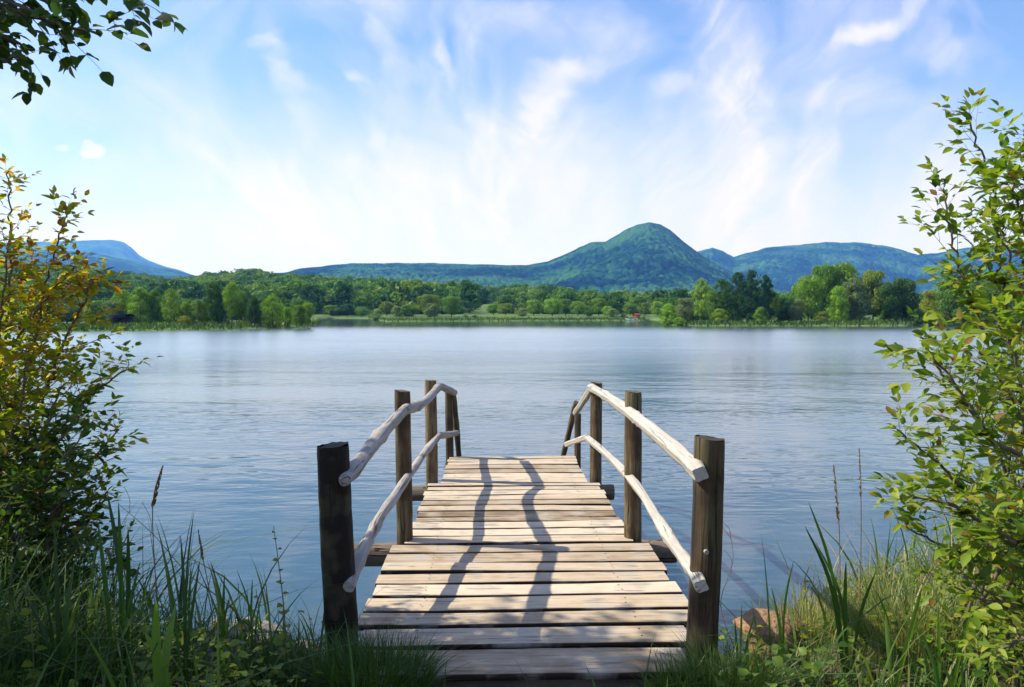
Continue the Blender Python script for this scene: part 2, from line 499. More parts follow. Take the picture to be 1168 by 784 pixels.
def grid_mesh(name, X, Y, Z, mat, attrs=None, smooth=True):
    ny, nx = X.shape
    V = np.stack([X, Y, Z], -1).reshape(-1, 3)
    i = np.arange(ny - 1)[:, None] * nx + np.arange(nx - 1)[None]
    Fq = np.stack([i, i + 1, i + nx + 1, i + nx], -1).reshape(-1, 4)
    return mesh_np(name, V, [Fq], mat, attrs, smooth)
gx = axis(-9000, 9000, -5, 5, .07); gy = axis(-9000, 9000, 1.5, 8.5, .07)
GX, GY = np.meshgrid(gx, gy)
GZ = ground_z(GX, GY)
tag(obj('ground', grid_mesh('ground', GX, GY, GZ, M['ground'])), 'dark earth and pebbles of the near bank and lake bed', kind='structure')

# water surface
wx = axis(-9500, 9500, -30, 30, 4, 1.3)
WX, WY = np.meshgrid(wx, wx)
tag(obj('water', grid_mesh('water', WX, WY, np.full_like(WX, WATER), M['water'])), 'rippled blue lake reflecting the pale sky', kind='structure')

# ------------------------------------------------------------------ jetty
jetty = empty('wooden_jetty', (0.17, 3.2, 0))
tag(jetty, 'weathered plank jetty with crooked pole handrails reaching over the lake', 'jetty')
def J(bag, name, mat, smooth=False, label=None):
    o = bag.build(name, mat, None, smooth)
    o.parent = jetty
    o.matrix_parent_inverse = Matrix.Translation(-Vector((0.17, 3.2, 0)))
    if label: o['label'] = label
    return o
def plank(bag, x0, x1, y0, y1, z, th, rnd):
    nseg = 14
    xs = np.linspace(x0, x1, nseg)
    V = []; C = []
    o = rnd.uniform(0, 50); sk = rnd.uniform(-.008, .008); tz = rnd.uniform(-.004, .004); tl = rnd.uniform(-.006, .006)
    b = .006
    prof = [(0, -th), (0, -b), (b * .4, -b * .25), (b * 1.5, 0), (None, 0), (None, 0), (None, -b * .25), (None, -b), (None, -th)]
    for i, x in enumerate(xs):
        u = i / (nseg - 1)
        wob = .0035 * math.sin(u * 9 + o) + .002 * math.sin(u * 23 + o * 2)
        wob2 = .004 * math.sin(u * 7 + o * 3) + .002 * math.sin(u * 31 + o)
        zz = z + tz + tl * (u - .5) + .003 * math.sin(u * 5 + o)
        ya = y0 + wob + sk * (u - .5); yb = y1 + wob2 + sk * (u - .5)
        ring = [(ya, zz - th), (ya, zz - b), (ya + b * .5, zz - b * .3), (ya + b * 1.6, zz), ((ya + yb) / 2, zz + .0015),
                (yb - b * 1.6, zz), (yb - b * .5, zz - b * .3), (yb, zz - b), (yb, zz - th)]
        for (yy, z2) in ring:
            V.append((x, yy, z2)); C.append((x + o, yy - y0 + o * .37, z2 - zz + o))
    k = 9
    F = [(i * k + j, (i + 1) * k + j, (i + 1) * k + (j + 1) % k, i * k + (j + 1) % k) for i in range(nseg - 1) for j in range(k)]
    t = rnd.uniform(.05, 1.0)
    # the sawn long edges are coloured near-black to paint shade into the gaps
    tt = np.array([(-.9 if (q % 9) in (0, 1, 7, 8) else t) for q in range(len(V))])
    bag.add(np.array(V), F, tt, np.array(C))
    for nx in (-.40, .72):          # nail heads over the stringers
        for ny in (.3, .72):
            cx = nx + rnd.uniform(-.012, .012); cy = y0 + (y1 - y0) * ny + rnd.uniform(-.008, .008)
            nv = [(cx + math.cos(a) * .0055, cy + math.sin(a) * .0055, z + .0062 + tz) for a in (0, 1.05, 2.1, 3.14, 4.19, 5.24)]
            bag.add(np.array(nv), [(0, 1, 2, 3, 4, 5)], -1.5, np.array(nv))
    e0 = np.array([V[j] for j in range(k)]); e1 = np.array([V[(nseg - 1) * k + j] for j in range(k)])
    bag.add(e0, [tuple(range(k))], t, np.array([C[j] for j in range(k)]))
    bag.add(e1, [tuple(range(k))[::-1]], t, np.array([C[(nseg - 1) * k + j] for j in range(k)]))
edges = [G(584, q).y for q in (769.5, 737.3, 715, 697.7, 679.6, 665.5, 652.4, 641.5, 629.6, 619.7, 611, 602.9, 595, 589.5, 582.6,
                               576.2, 570.4, 564.2, 559, 554.6, 551, 545, 539.4, 534.8, 530, 526.8, 523.4, 520.4)]
r = random.Random(3)
bag = Bag()
for a, b in zip(edges[:-1], edges[1:]):
    if a < 5.04: xl, xr = G(408, 714).x, G(785, 690).x
    elif a < 6.78: xl, xr = G(470, 600).x, G(712, 600).x
    else: xl, xr = G(504, 549).x, G(670, 547).x
    if a < 3.40: xl, xr = G(414, 750).x, G(784, 750).x
    elif a < 3.62: xl, xr = G(409, 728).x, G(787, 728).x
    gap = r.uniform(.026, .044) if a < 5.2 else r.uniform(.016, .032)
    plank(bag, xl + r.uniform(-.012, .012), xr + r.uniform(-.015, .015), a + gap, b - r.uniform(0, .006), r.uniform(-.004, .004) - (.012 if a < 3.25 else 0), .034, r)
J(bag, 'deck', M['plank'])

# posts: (px at foot, px at top, top py, depth, radius)
def post(xf, xt, topy, Y, rad, zlow, label=None, tilt=0, tn=None):
    foot = P(xf, 354, Y); top = P(xt, topy, Y)
    a = Vector((foot.x, Y, zlow)); b = Vector((top.x, Y + tilt, top.z))
    path = smooth_path([a, a.lerp(b, .35) + Vector((random.uniform(-.008, .008), 0, 0)), a.lerp(b, .7) + Vector((random.uniform(-.006, .006), 0, 0)), b], 26)
    rr = [rad * (1.06 - .08 * i / 25 + random.uniform(-.015, .015)) for i in range(26)]
    rr[-1] *= .965
    g = Bag(); tube(g, path, rr, 24, .05, random.uniform(.3, .8) if tn is None else tn, tc_off=random.uniform(0, 20))
    # chipped, slightly sloping sawn top
    for V in g.V:
        m = V[:, 2] > b.z - .012
        V[m, 2] += (V[m, 0] - b.x) * random.uniform(-.15, .15) + rng.uniform(-.003, .003, m.sum())
    return J(g, 'post', M['post'], True, label)
post(392, 380, 508, 3.58, .078, -.6, 'thick dark post at the near end with a flat sawn top', tn=-.05)  # low tone paints the tree's shade into this post's colour
post(460.5, 459, 446, 5.17, .056, -1.3)
post(492.5, 491, 434, 6.98, .056, -1.6)
post(512.5, 512, 446, 8.10, .043, -1.8)
post(804, 809.5, 500, 3.39, .070, -.6, 'thick brown post split by a long crack')
post(722, 722.5, 447, 5.17, .060, -1.3)
post(679.5, 680.5, 437, 6.98, .056, -1.6)
post(659, 659, 472, 8.10, .037, -1.8)

def rail(pts, r0, r1, name='handrail', rough=.05, sq=0, mat='rail', n=60, sides=18, label=None):
    pp = [P(*p) for p in pts]
    path = smooth_path(pp, n)
    if mat == 'rail_grey':      # crooked natural pole
        wz = [random.uniform(-1, 1) for _ in range(9)]
        for i, p in enumerate(path):
            f = i / (n - 1) * 7.99; a = int(f); b = f - a; b = b * b * (3 - 2 * b)
            p.z += .004 * (wz[a] * (1 - b) + wz[a + 1] * b) * min(1, i / 4) * min(1, (n - 1 - i) / 4)
    kn = [random.uniform(0, 1) for _ in range(4)]
    rr = []
    for i in range(n):
        t = i / (n - 1)
        q = r0 + (r1 - r0) * t
        q *= 1 + .05 * math.sin(t * 17 + kn[0] * 6) + .045 * math.sin(t * 41 + kn[1] * 6) + random.uniform(-.03, .03)
        q *= .84 + .16 * min(1, i / 3)
        for k in kn: q *= 1 + .20 * math.exp(-((t - k) / .012) ** 2)
        rr.append(q)
    g = Bag(); tube(g, path, rr, sides, rough, random.uniform(.5, .9), tc_off=random.uniform(0, 20), sq=sq)
    return J(g, name, M[mat], True, label)
# left side: crooked natural poles
rail([(393, 548, 3.50), (413, 524, 3.85), (431, 501, 4.25), (449, 481, 4.7), (461, 468, 5.02), (469, 465, 5.35), (480, 462, 6.0), (489, 455, 6.5), (500, 442, 6.88)], .038, .035, rough=.11, mat='rail_grey', label='crooked pale pole with a bend at the middle')
rail([(499, 441, 6.88), (508, 443, 7.4), (518, 448, 8.02)], .036, .034, n=14, mat='rail_grey')
rail([(398, 670, 3.50), (413, 630, 3.85), (427, 602, 4.15), (441, 579, 4.5), (455, 559, 4.85), (470, 537, 5.3), (485, 516, 6.1), (501, 497, 6.88)], .032, .028, 'middle_rail', .09, mat='rail_grey')
rail([(501, 497, 6.88), (510, 496, 7.4), (521, 494, 8.02)], .034, .030, 'middle_rail', n=14, mat='rail_grey')
rail([(516.5, 447, 8.06), (520, 480, 8.35), (523.5, 522, 8.75), (526, 560, 9.1)], .034, .032, 'stair_rail', mat='post', n=20)
# right side: flattened straight poles
rail([(799, 541, 3.25), (786, 527, 3.5), (760, 504.5, 4.1), (733, 482.5, 4.75), (721, 473, 5.02), (705, 461, 5.5), (690, 451, 6.1), (674, 442, 6.88)], .042, .035, rough=.03, sq=1, label='straight bleached pole with a square sawn end')
rail([(675, 442, 6.88), (668, 454, 7.3), (656, 472, 8.02)], .031, .029, n=14, sq=1)
rail([(800, 669, 3.25), (788, 648, 3.5), (768, 620, 4.0), (748, 589, 4.5), (733, 564, 4.85), (718, 545, 5.15), (694, 520, 6.0), (670, 500, 6.88)], .035, .029, 'middle_rail', .035, sq=1)
rail([(670, 499, 6.88), (660, 502, 7.4), (646, 507, 8.02)], .032, .030, 'middle_rail', n=14, sq=1)
rail([(657, 459, 8.06), (650, 490, 8.4), (642, 522, 8.8), (634, 560, 9.2)], .032, .03, 'stair_rail', mat='post', n=20)

def log(x0, x1, Y, z, rad, label=None):
    g = Bag()
    path = smooth_path([(x0, Y + .02, z - .01), ((x0 + x1) / 2, Y - .01, z + .004), (x1, Y + .01, z)], 30)
    tube(g, path, [rad * (1 + random.uniform(-.03, .03)) for _ in range(30)], 16, .07, .5, tc_off=random.uniform(0, 9))
    J(g, 'cross_log', M['log'], True, label)
g = Bag(); bc = P(806, 630, 3.315)
tube(g, [bc + Vector((0, .03, 0)), bc + Vector((0, -.004, 0))], .011, 10)
J(g, 'bolt', M['rock_pale'], False, 'pale round bolt head on the right near post')
log(-1.03, 1.29, 5.24, -.128, .082)
log(-.84, 1.12, 6.98, -.125, .072)
log(-.62, .95, 3.40, -.130, .075)
log(-.55, .90, 8.10, -.115, .06)
for xx in (-.40, .72):
    g = Bag(); tube(g, smooth_path([(xx, 3.35, -.09), (xx, 5.8, -.1), (xx, 8.15, -.09)], 24), .05, 12, .05, .4, tc_off=xx)
    J(g, 'stringer', M['log'], True)

# ------------------------------------------------------------------ far land
H2 = CAM.z - WATER
def px_u(px): return P(px, 354, 1000.0).x / 1000.0
def Yw(py): return H2 * F / (py - 354.0)
sh_px = [-500, -100, 60, 90, 200, 300, 345, 362, 370, 380, 422, 440, 600, 735, 742, 752, 760, 800, 900, 1036, 1046, 1060, 1168, 1700]
sh_py = [379, 379, 378.5, 378.5, 377, 375, 373.3, 371.6, 366.5, 363.5, 363.8, 367, 366.3, 366, 365, 366, 371, 372.3, 372.5, 372.5, 370.5, 370, 370, 372]
su = np.array([px_u(p) for p in sh_px]); sY = np.array([Yw(p) for p in sh_py])
# hills that stand behind the shore (wooded): crest of the tree tops in the photograph, depth of crest
hl_px = [-700, -200, 0, 40, 100, 160, 200, 240, 280, 300, 360, 420, 480, 520, 560, 600, 640, 670, 700, 740, 800, 900, 1050, 1168, 1700]
hl_py = [300, 302, 305, 305, 309, 317, 322, 316, 310, 313, 318, 320, 325, 330, 328, 322, 325, 331, 339, 343, 345, 346, 344, 340, 338]
hl_Y = [480, 480, 480, 480, 480, 480, 470, 460, 450, 450, 440, 430, 420, 410, 400, 390, 380, 370, 370, 380, 400, 400, 400, 400, 400]
hu = np.array([px_u(p) for p in hl_px])
TREE_H = 9.0
def land_z(U, Y):
    sh = np.interp(U, su, sY)
    top = np.interp(U, hu, hl_py); yc = np.interp(U, hu, hl_Y)
    zc = np.maximum(1.6 + (354 - top) * yc / F - TREE_H, .3)
    d = Y - sh
    base = WATER + np.interp(d, [-6, -1, 0, 2, 12, 40, 400], [-1.2, -.3, 0, .18, .40, .9, 1.2])
    t = np.clip((Y - 215) / (yc - 215), 0, 1)
    hill = (t * t * (3 - 2 * t)) * zc
    back = np.clip((Y - yc) / 400, 0, 1)
    z = base + hill * (1 - .75 * back)
    X = U * Y
    return z + (fbm(X * .03, Y * .03, 11) - .5) * 2.5 * t
uu = np.linspace(-1.15, 1.2, 900)
yy = np.concatenate([np.geomspace(70, 260, 190), np.geomspace(262, 1600, 70)])
U, YY = np.meshgrid(uu, yy)
tag(obj('shore', grid_mesh('shore', U * YY, YY, land_z(U, YY), M['shore'])), 'low grassy far shore rising into wooded hills', kind='structure')

def ridge(name, px, py, Y0, Yc, Y1, nu, ny, csize, camp, mat, label, relief, umin=-1.1, umax=1.1, seed=0):
    cu = np.array([px_u(p) for p in px]); cz = np.array([1.6 + (354 - q) * Yc / F for q in py])
    uu = np.linspace(umin, umax, nu)
    t = np.concatenate([np.linspace(0, 1, ny), 1 + np.linspace(0, 1, ny // 5)[1:]])
    Y = np.where(t <= 1, Y0 + (Yc - Y0) * t, Yc + (Y1 - Yc) * (t - 1))
    U, T = np.meshgrid(uu, t); YY = np.meshgrid(uu, Y)[1]
    X = U * YY
    H = np.interp(U, cu, cz)
    H = H + (fbm(U * 60, U * 0 + seed, seed) - .5) * .03 * np.maximum(H, 1)
    prof = np.where(T <= 1, np.sin(np.clip(T, 0, 1) * math.pi / 2) ** 1.15, np.cos((T - 1) * math.pi / 2 * .9))
    gul = fbm(X / relief, YY / relief * .7, seed + 5, 4) - .5
    Z = H * prof + gul * np.clip(H, 0, 400) * .9 * np.sin(np.clip(T, 0, 1) * math.pi) * np.clip(1 - T, 0, 1) - 2
    d, idn = cells(X + vnoise(X / 20, YY / 20, 1) * 6, YY, csize, seed)
    d2, id2 = cells(X, YY, csize * .55, seed + 40)
    Z = Z + camp * np.sqrt(np.clip(1 - (d / .8) ** 2, 0, 1)) + camp * .35 * np.sqrt(np.clip(1 - (d2 / .8) ** 2, 0, 1)) - camp
    o = obj(name, grid_mesh(name, X, YY, Z, mat, {'tone': np.clip(idn * .45 + id2 * .2 + (fbm(X / 150, YY / 90, seed + 8, 6) - .38) * 1.7, 0, 1).ravel()}, True))
    return tag(o, label, kind='structure')
ridge('hill', [-300, 100, 250, 330, 345, 400, 480, 560, 600, 625, 645, 660, 672, 690, 705, 716, 728, 740, 752, 763, 776, 790, 810, 850, 900, 960, 1100, 1300],
      [318, 318, 318, 313, 309, 304.5, 304, 304, 305, 300, 292, 284.5, 280, 279, 271, 264, 260, 258, 261, 267, 277, 288, 301, 322, 336, 345, 348, 348],
      1250, 2300, 2700, 1900, 430, 13, 10, M['hill'], 'green wooded mountain with one rounded peak above the lake', 330, -.75, .85, 1)
ridge('mountain', [400, 700, 770, 795, 812, 824, 836, 850, 875, 900, 940, 980, 1005, 1025, 1045, 1065, 1085, 1110, 1168, 1300, 1600],
      [345, 330, 300, 289, 284, 288, 294, 290, 284, 281, 278, 278, 281, 286, 292, 290, 286, 283, 281, 290, 300],
      2400, 3500, 4000, 1300, 260, 17, 11, M['hill'], 'long blue green wooded ridge behind the right shore', 420, -.1, .95, 9)
ridge('far_mountain', [-800, -200, 0, 50, 80, 110, 130, 143, 152, 160, 170, 180, 200, 222, 260, 330, 500],
      [300, 284, 281, 279, 278, 277.5, 277, 280, 286, 293, 299, 303, 308, 316, 326, 340, 350],
      3800, 6200, 7000, 700, 110, 30, 8, M['hill'], 'hazy blue far mountain falling away to the right', 700, -1.1, 0, 17)
ridge('near_slope', [-800, -200, 0, 60, 90, 120, 150, 180, 205, 230, 260, 300, 400],
      [295, 292, 290, 289, 291, 294, 300, 307, 311, 318, 326, 336, 348],
      2200, 3600, 4200, 500, 110, 22, 8, M['hill'], 'bluish wooded slope in front of the far mountain', 420, -1.1, -.1, 23)

# ------------------------------------------------------------------ trees beyond the water
def crown_arrays(kind, seed, ncl, per, leaf):
    R = np.random.default_rng(seed)
    cl = []
    def env(z):
        if kind == 'round': return .5 * math.sqrt(max(0, 1 - ((z - .57) / .44) ** 2)) + .02
        if kind == 'willow': return np.interp(z, [.04, .15, .4, .7, .88, 1], [.40, .48, .5, .44, .30, .06])
        if kind == 'poplar': return np.interp(z, [.1, .25, .5, .8, .95, 1], [.26, .46, .5, .40, .2, .04])
        if kind == 'dark': return np.interp(z, [.02, .2, .45, .75, 1], [.44, .5, .5, .36, .10])
        if kind == 'bush': return .5 * math.sqrt(max(0, 1 - ((z - .38) / .62) ** 2))
        if kind == 'open': return np.interp(z, [.22, .4, .65, .85, 1], [.2, .42, .5, .38, .1])
    zmin = {'round': .18, 'willow': .06, 'poplar': .14, 'dark': .05, 'bush': .03, 'open': .26}[kind]
    lean = R.uniform(-.05, .05, 2)
    for i in range(ncl):
        z = zmin + (0.97 - zmin) * (i + R.uniform(0, 1)) / ncl
        e = float(env(z))
        a = R.uniform(0, 2 * math.pi); rr = e * R.uniform(.35, .92)
        cr = R.uniform(.10, .19) * (.7 if kind in ('poplar', 'dark') else 1.0) * (.55 + e)
        cz = cr * R.uniform(.7, 1.0) * {'willow': .62, 'dark': .6, 'poplar': .5, 'open': .5}.get(kind, .85)
        cl.append((math.cos(a) * max(rr - cr * .35, 0) + lean[0] * z, math.sin(a) * max(rr - cr * .35, 0) + lean[1] * z, min(z, .99 - cz * .8), cr, cz))
    pos = []; nor = []; tone = []; big = []
    for (x, y, z, cr, cz) in cl:
        k = int(per * (cr / .14) ** 1.6)
        v = nrm(R.normal(size=(k, 3)))
        rad = R.uniform(.72, 1.08, (k, 1))
        p = v * rad * np.array([cr, cr, cz]) + np.array([x, y, z])
        pos.append(p); nor.append(v + R.normal(size=(k, 3)) * .45)
        tone.append(np.clip(R.uniform(0, 1) * .45 + R.uniform(0, .55, k), 0, 1)); big.append(np.full(k, 1.0))
    # stray sprays around the edge
    k = int(per * ncl * .10)
    zs = R.uniform(zmin, 1.0, k); es = np.array([float(env(z)) for z in zs]) * R.uniform(.85, 1.12, k); a = R.uniform(0, 6.28, k)
    pos.append(np.stack([np.cos(a) * es, np.sin(a) * es, zs], -1)); nor.append(R.normal(size=(k, 3))); tone.append(R.uniform(0, 1, k)); big.append(np.full(k, .8))
    pos = np.concatenate(pos); nor = nrm(np.concatenate(nor)); tone = np.concatenate(tone); big = np.concatenate(big)
    m = pos[:, 2] > .01
    pos, nor, tone, big = pos[m], nor[m], tone[m], big[m]
    # leaf sprays: irregular four-cornered cards
    t = nrm(np.cross(nor, R.normal(size=nor.shape))); b = np.cross(nor, t)
    s = leaf * R.uniform(.6, 1.35, (len(pos), 1)) * big[:, None]
    q = [t * s * R.uniform(.7, 1.2, s.shape), b * s * R.uniform(.4, .9, s.shape), -t * s * R.uniform(.7, 1.2, s.shape), -b * s * R.uniform(.4, .9, s.shape)]
    V = np.stack([pos + w + nor * s * R.uniform(-.15, .15, s.shape) for w in q], 1)
    Fc = np.arange(len(pos) * 4).reshape(-1, 4)
    return V.reshape(-1, 3), Fc, np.repeat(tone, 4), cl
def trunk_mesh(name, cl, seed, thick=.022):
    g = Bag(); R = random.Random(seed)
    tube(g, smooth_path([(0, 0, -.03), (R.uniform(-.02, .02), R.uniform(-.02, .02), .35), (R.uniform(-.03, .03), R.uniform(-.03, .03), .8)], 9),
         [thick * (1.25 - i * .12) for i in range(9)], 7, .05)
    for c in R.sample(cl, min(9, len(cl))):
        z0 = max(.06, c[2] * .55)
        tube(g, smooth_path([(0, 0, z0), (c[0] * .45, c[1] * .45, (z0 + c[2]) / 2), (c[0], c[1], c[2])], 5), [thick * .45 * (1 - i * .17) for i in range(5)], 5, 0, caps=False)
    V = np.concatenate(g.V)
    return mesh_np(name, V, [np.concatenate(v) for v in g.F.values()], M['trunk'], {'tone': np.concatenate(g.T)}, True)
PROTO = {}
for kind, ncl, per, leaf in (('round', 40, 190, .022), ('willow', 60, 180, .021), ('poplar', 52, 190, .021), ('dark', 70, 190, .019), ('bush', 28, 190, .028), ('open', 36, 170, .021)):
    for v in range(3):
        V, Fc, tn, cl = crown_arrays(kind, 100 * v + len(kind) * 7 + 5, ncl, per, leaf)
        PROTO[kind, v] = (mesh_np('crown', V, [Fc], M['far_leaf'], {'tone': tn}), trunk_mesh('trunk', cl, v + 3))

def col(c, j=.12):
    k = random.uniform(1 - j, 1 + j)
    return (c[0] * k * random.uniform(.92, 1.08), c[1] * k, c[2] * k, 1)
GREENS = {'bright': (.21, .34, .03), 'mid': (.14, .26, .03), 'dark': (.055, .13, .025), 'olive': (.16, .23, .03),
          'pale': (.22, .30, .085), 'yellow': (.30, .32, .03), 'spruce': (.032, .090, .030), 'grey': (.17, .23, .085)}
NAMEOF = {'round': 'broadleaf_tree', 'willow': 'willow_tree', 'poplar': 'poplar_tree', 'dark': 'alder_tree', 'bush': 'shrub', 'open': 'birch_tree'}
def far_tree(px, basey, topy, wpx, Y, kind, tone, label, group, var=None):
    p = P(px, 354, Y)
    z = float(land_z(np.array([p.x / Y]), np.array([Y]))[0])
    z = max(z, WATER + .02)
    h = 1.6 + (354 - topy) * Y / F - z
    w = wpx * Y / F * 1.2
    v = random.randrange(3) if var is None else var
    cm, tm = PROTO[kind, v]
    e = empty(NAMEOF[kind], (p.x, Y, z - .02), random.uniform(0, 6.28))
    e.scale = (w, w, h)
    tag(e, label, 'shrub' if kind == 'bush' else 'tree', group)
    c = obj('crown', cm, e); c.color = col(GREENS[tone])
    obj('trunk', tm, e)
    return e
GL, GC, GR = 'trees along the left far shore', 'trees along the middle far shore', 'trees along the right far shore'
LEFT = [
 (-45, 371, 322, 40, 92, 'round', 'mid', 'broad green tree at the far left end of the lake shore'),
 (10, 371, 328, 38, 94, 'round', 'olive', 'olive tree behind the yellowing bush on the left shore'),
 (42, 371, 333, 34, 92, 'willow', 'mid', 'mid green willow left of the low dark shed'),
 (76, 371, 338, 30, 93, 'round', 'grey', 'greyish green tree just left of the dark shed'),
 (110, 371, 343, 26, 85, 'bush', 'olive', 'rounded olive bush in front of the left end of the shed'),
 (124, 366, 343, 26, 96, 'bush', 'grey', 'dusty green bush behind the middle of the shed roof'),
 (140, 366, 331, 18, 98, 'round', 'bright', 'round bright tree right behind the shed end'),
 (160, 371, 328, 24, 90, 'willow', 'bright', 'tall bright willow, widest on the left promontory'),
 (176, 371, 331, 18, 91, 'willow', 'mid', 'darker willow joined to the right of the bright one'),
 (195, 371, 329, 17, 89, 'poplar', 'bright', 'slim light poplar standing right of the paired willows'),
 (213, 371, 345, 16, 90, 'bush', 'mid', 'low mid green bush between poplar and dark tree'),
 (211, 372, 360, 12, 86, 'bush', 'yellow', 'small yellow green shrub at the foot of the low bush'),
 (227, 371, 342, 16, 92, 'round', 'olive', 'small olive tree against the left of the tall dark tree'),
 (245, 371, 322, 23, 91, 'willow', 'dark', 'tall dark tree in the middle of the left promontory'),
 (265, 371, 322, 18, 90, 'open', 'bright', 'tall light tree with its bare trunk showing'),
 (276, 371, 333, 15, 91, 'open', 'mid', 'medium open tree beside the tall light one'),
 (289, 372, 338, 13, 89, 'willow', 'dark', 'narrow dark tree right of the open trees'),
 (302, 370, 344, 12, 93, 'open', 'mid', 'short thin tree between dark tree and tall green one'),
 (311, 370, 335, 18, 90, 'poplar', 'bright', 'upright green tree near the tip of the promontory'),
 (328, 370, 350, 11, 93, 'round', 'bright', 'small round tree left of the last dark bush'),
 (341, 371, 348, 15, 88, 'round', 'mid', 'round dark topped tree near the promontory tip'),
 (351, 370, 345, 13, 93, 'round', 'bright', 'last light green tree at the tip of the left promontory'),
 (256, 371, 357, 12, 93, 'bush', 'pale', 'pale bush under the tall light tree'),
 (300, 371, 361, 14, 93, 'bush', 'olive', 'low olive bush under the upright green tree'),
]
CENTRE = [
 (378, 363, 348, 16, 205, 'round', 'mid', 'tree at the water where the inlet begins'),
 (396, 363, 347, 18, 205, 'round', 'dark', 'dark tree on the inlet left of the pale bushes'),
 (413, 363, 350, 14, 200, 'round', 'mid', 'green tree at the right end of the inlet'),
 (429, 363, 352, 13, 165, 'bush', 'pale', 'pale round bush at the left start of the reed flat'),
 (441, 363, 344, 14, 175, 'round', 'olive', 'olive round tree between two pale bushes'),
 (453, 363, 349, 12, 170, 'bush', 'pale', 'second pale bush on the reed flat'),
 (467, 363, 347, 20, 172, 'bush', 'mid', 'broad green bush left of the big round tree'),
 (489, 363, 336, 24, 176, 'round', 'olive', 'big rounded olive tree at mid shore'),
 (492, 363, 346, 16, 168, 'bush', 'grey', 'grey green bush in front of the big olive tree'),
 (515, 363, 338, 22, 170, 'round', 'mid', 'big round green tree standing right of the olive tree'),
 (531, 363, 359.5, 6, 165, 'bush', 'dark', 'small dark bush on the flat beside the big round tree'),
 (542, 363, 359.5, 8, 165, 'bush', 'dark', 'second small dark bush on the flat'),
 (563, 361, 347, 14, 195, 'round', 'mid', 'round tree at the edge of the open meadow'),
 (577, 361, 346, 16, 190, 'round', 'olive', 'olive tree right of the open meadow'),
 (595, 361, 351, 14, 180, 'bush', 'pale', 'pale bush in front of the two meadow trees'),
 (609, 361, 342, 17, 182, 'round', 'bright', 'bright round tree right of the pale bush'),
 (630, 361, 341, 20, 180, 'round', 'bright', 'wide bright tree at the middle of the far bay'),
 (645, 361, 341, 14, 184, 'round', 'mid', 'green tree behind the wide bright one'),
 (659, 361, 344, 16, 180, 'round', 'bright', 'light round tree left of the bay'),
 (670, 361, 349, 10, 178, 'bush', 'mid', 'small bush beside the light round tree'),
 (683, 361, 340, 17, 182, 'round', 'mid', 'taller tree over the pale waterside bush'),
 (693, 361, 349, 11, 176, 'round', 'bright', 'small bright tree behind the pale waterside bush'),
 (699, 362, 352, 13, 172, 'bush', 'pale', 'pale waterside bush nearest the red hut'),
 (711, 362, 357, 8, 172, 'bush', 'grey', 'little grey green bush just left of the red hut'),
 (736, 361, 345, 15, 185, 'round', 'olive', 'olive tree right behind the red hut'),
 (719, 361, 346, 15, 190, 'round', 'mid', 'tree directly behind the red hut'),
 (750, 362, 344, 16, 180, 'round', 'bright', 'bright tree between red hut and right shore'),
]
RIGHT = [
 (762, 372, 346, 18, 108, 'willow', 'bright', 'bright leaning willow at the left tip of the right shore'),
 (775, 372, 362, 13, 104, 'bush', 'bright', 'low bright bush at the foot of the leaning willow'),
 (781, 370, 340, 20, 110, 'round', 'grey', 'grey green tree behind the leaning willow'),
 (800, 369, 317, 21, 112, 'poplar', 'bright', 'tall light poplar left of the dark clump'),
 (812, 369, 331, 13, 110, 'willow', 'mid', 'shorter tree between light poplar and dark clump'),
 (824, 369, 318, 28, 110, 'dark', 'dark', 'first tree of the dark clump, with olive flank'),
 (842, 369, 310, 27, 109, 'dark', 'spruce', 'dark tapering tree left of the highest spire'),
 (857, 369, 307, 25, 108, 'dark', 'spruce', 'highest dark spire of the clump'),
 (870, 369, 313, 24, 109, 'dark', 'spruce', 'last dark spire at the right of the clump'),
 (822, 370, 352, 18, 105, 'bush', 'bright', 'bright bush at the foot of the dark clump'),
 (868, 370, 350, 14, 105, 'bush', 'mid', 'green bush under the last dark spire'),
 (881, 369, 332, 13, 112, 'round', 'mid', 'lower tree right against the dark clump'),
 (895, 369, 339, 20, 110, 'bush', 'dark', 'dark round bush between the two tall groups'),
 (909, 369, 342, 16, 108, 'round', 'grey', 'grey green tree at the left foot of the big tree group'),
 (922, 369, 314, 30, 110, 'round', 'bright', 'bright broad tree at the left of the big group'),
 (940, 369, 302, 32, 113, 'round', 'mid', 'high green tree, left top of the big group'),
 (962, 369, 300, 30, 113, 'round', 'mid', 'highest tree of the big group'),
 (955, 369, 326, 20, 107, 'willow', 'bright', 'light willow in front of the highest tree'),
 (975, 369, 317, 30, 108, 'willow', 'grey', 'silvery willow in the middle of the big group'),
 (996, 369, 308, 30, 111, 'round', 'olive', 'wide olive crown right of the silvery willow'),
 (1014, 369, 322, 20, 108, 'round', 'dark', 'dark tree right of the wide olive crown'),
 (1029, 369, 317, 30, 109, 'round', 'dark', 'dark dense tree ending the big group'),
 (1047, 370, 352, 15, 106, 'bush', 'dark', 'dark waterside bush right of the reed edge'),
 (1059, 369, 331, 17, 116, 'round', 'yellow', 'yellowish tree beyond the big group'),
 (1082, 369, 306, 32, 118, 'willow', 'mid', 'tall tree seen through the right hand bush'),
 (1110, 369, 312, 30, 116, 'round', 'bright', 'light tree behind the leafy bush on the right'),
 (1140, 369, 308, 34, 118, 'round', 'mid', 'green tree near the right end of the shore'),
 (1180, 369, 315, 36, 116, 'round', 'olive', 'last tree of the shore at the picture edge'),
 (938, 369, 355, 16, 105, 'bush', 'olive', 'olive bush below the high green tree'),
 (1068, 370, 356, 18, 108, 'bush', 'olive', 'low olive bush below the yellowish tree'),
]
for row in LEFT: far_tree(*row, GL)
for row in CENTRE: far_tree(*row, GC)
for row in RIGHT: far_tree(*row, GR)

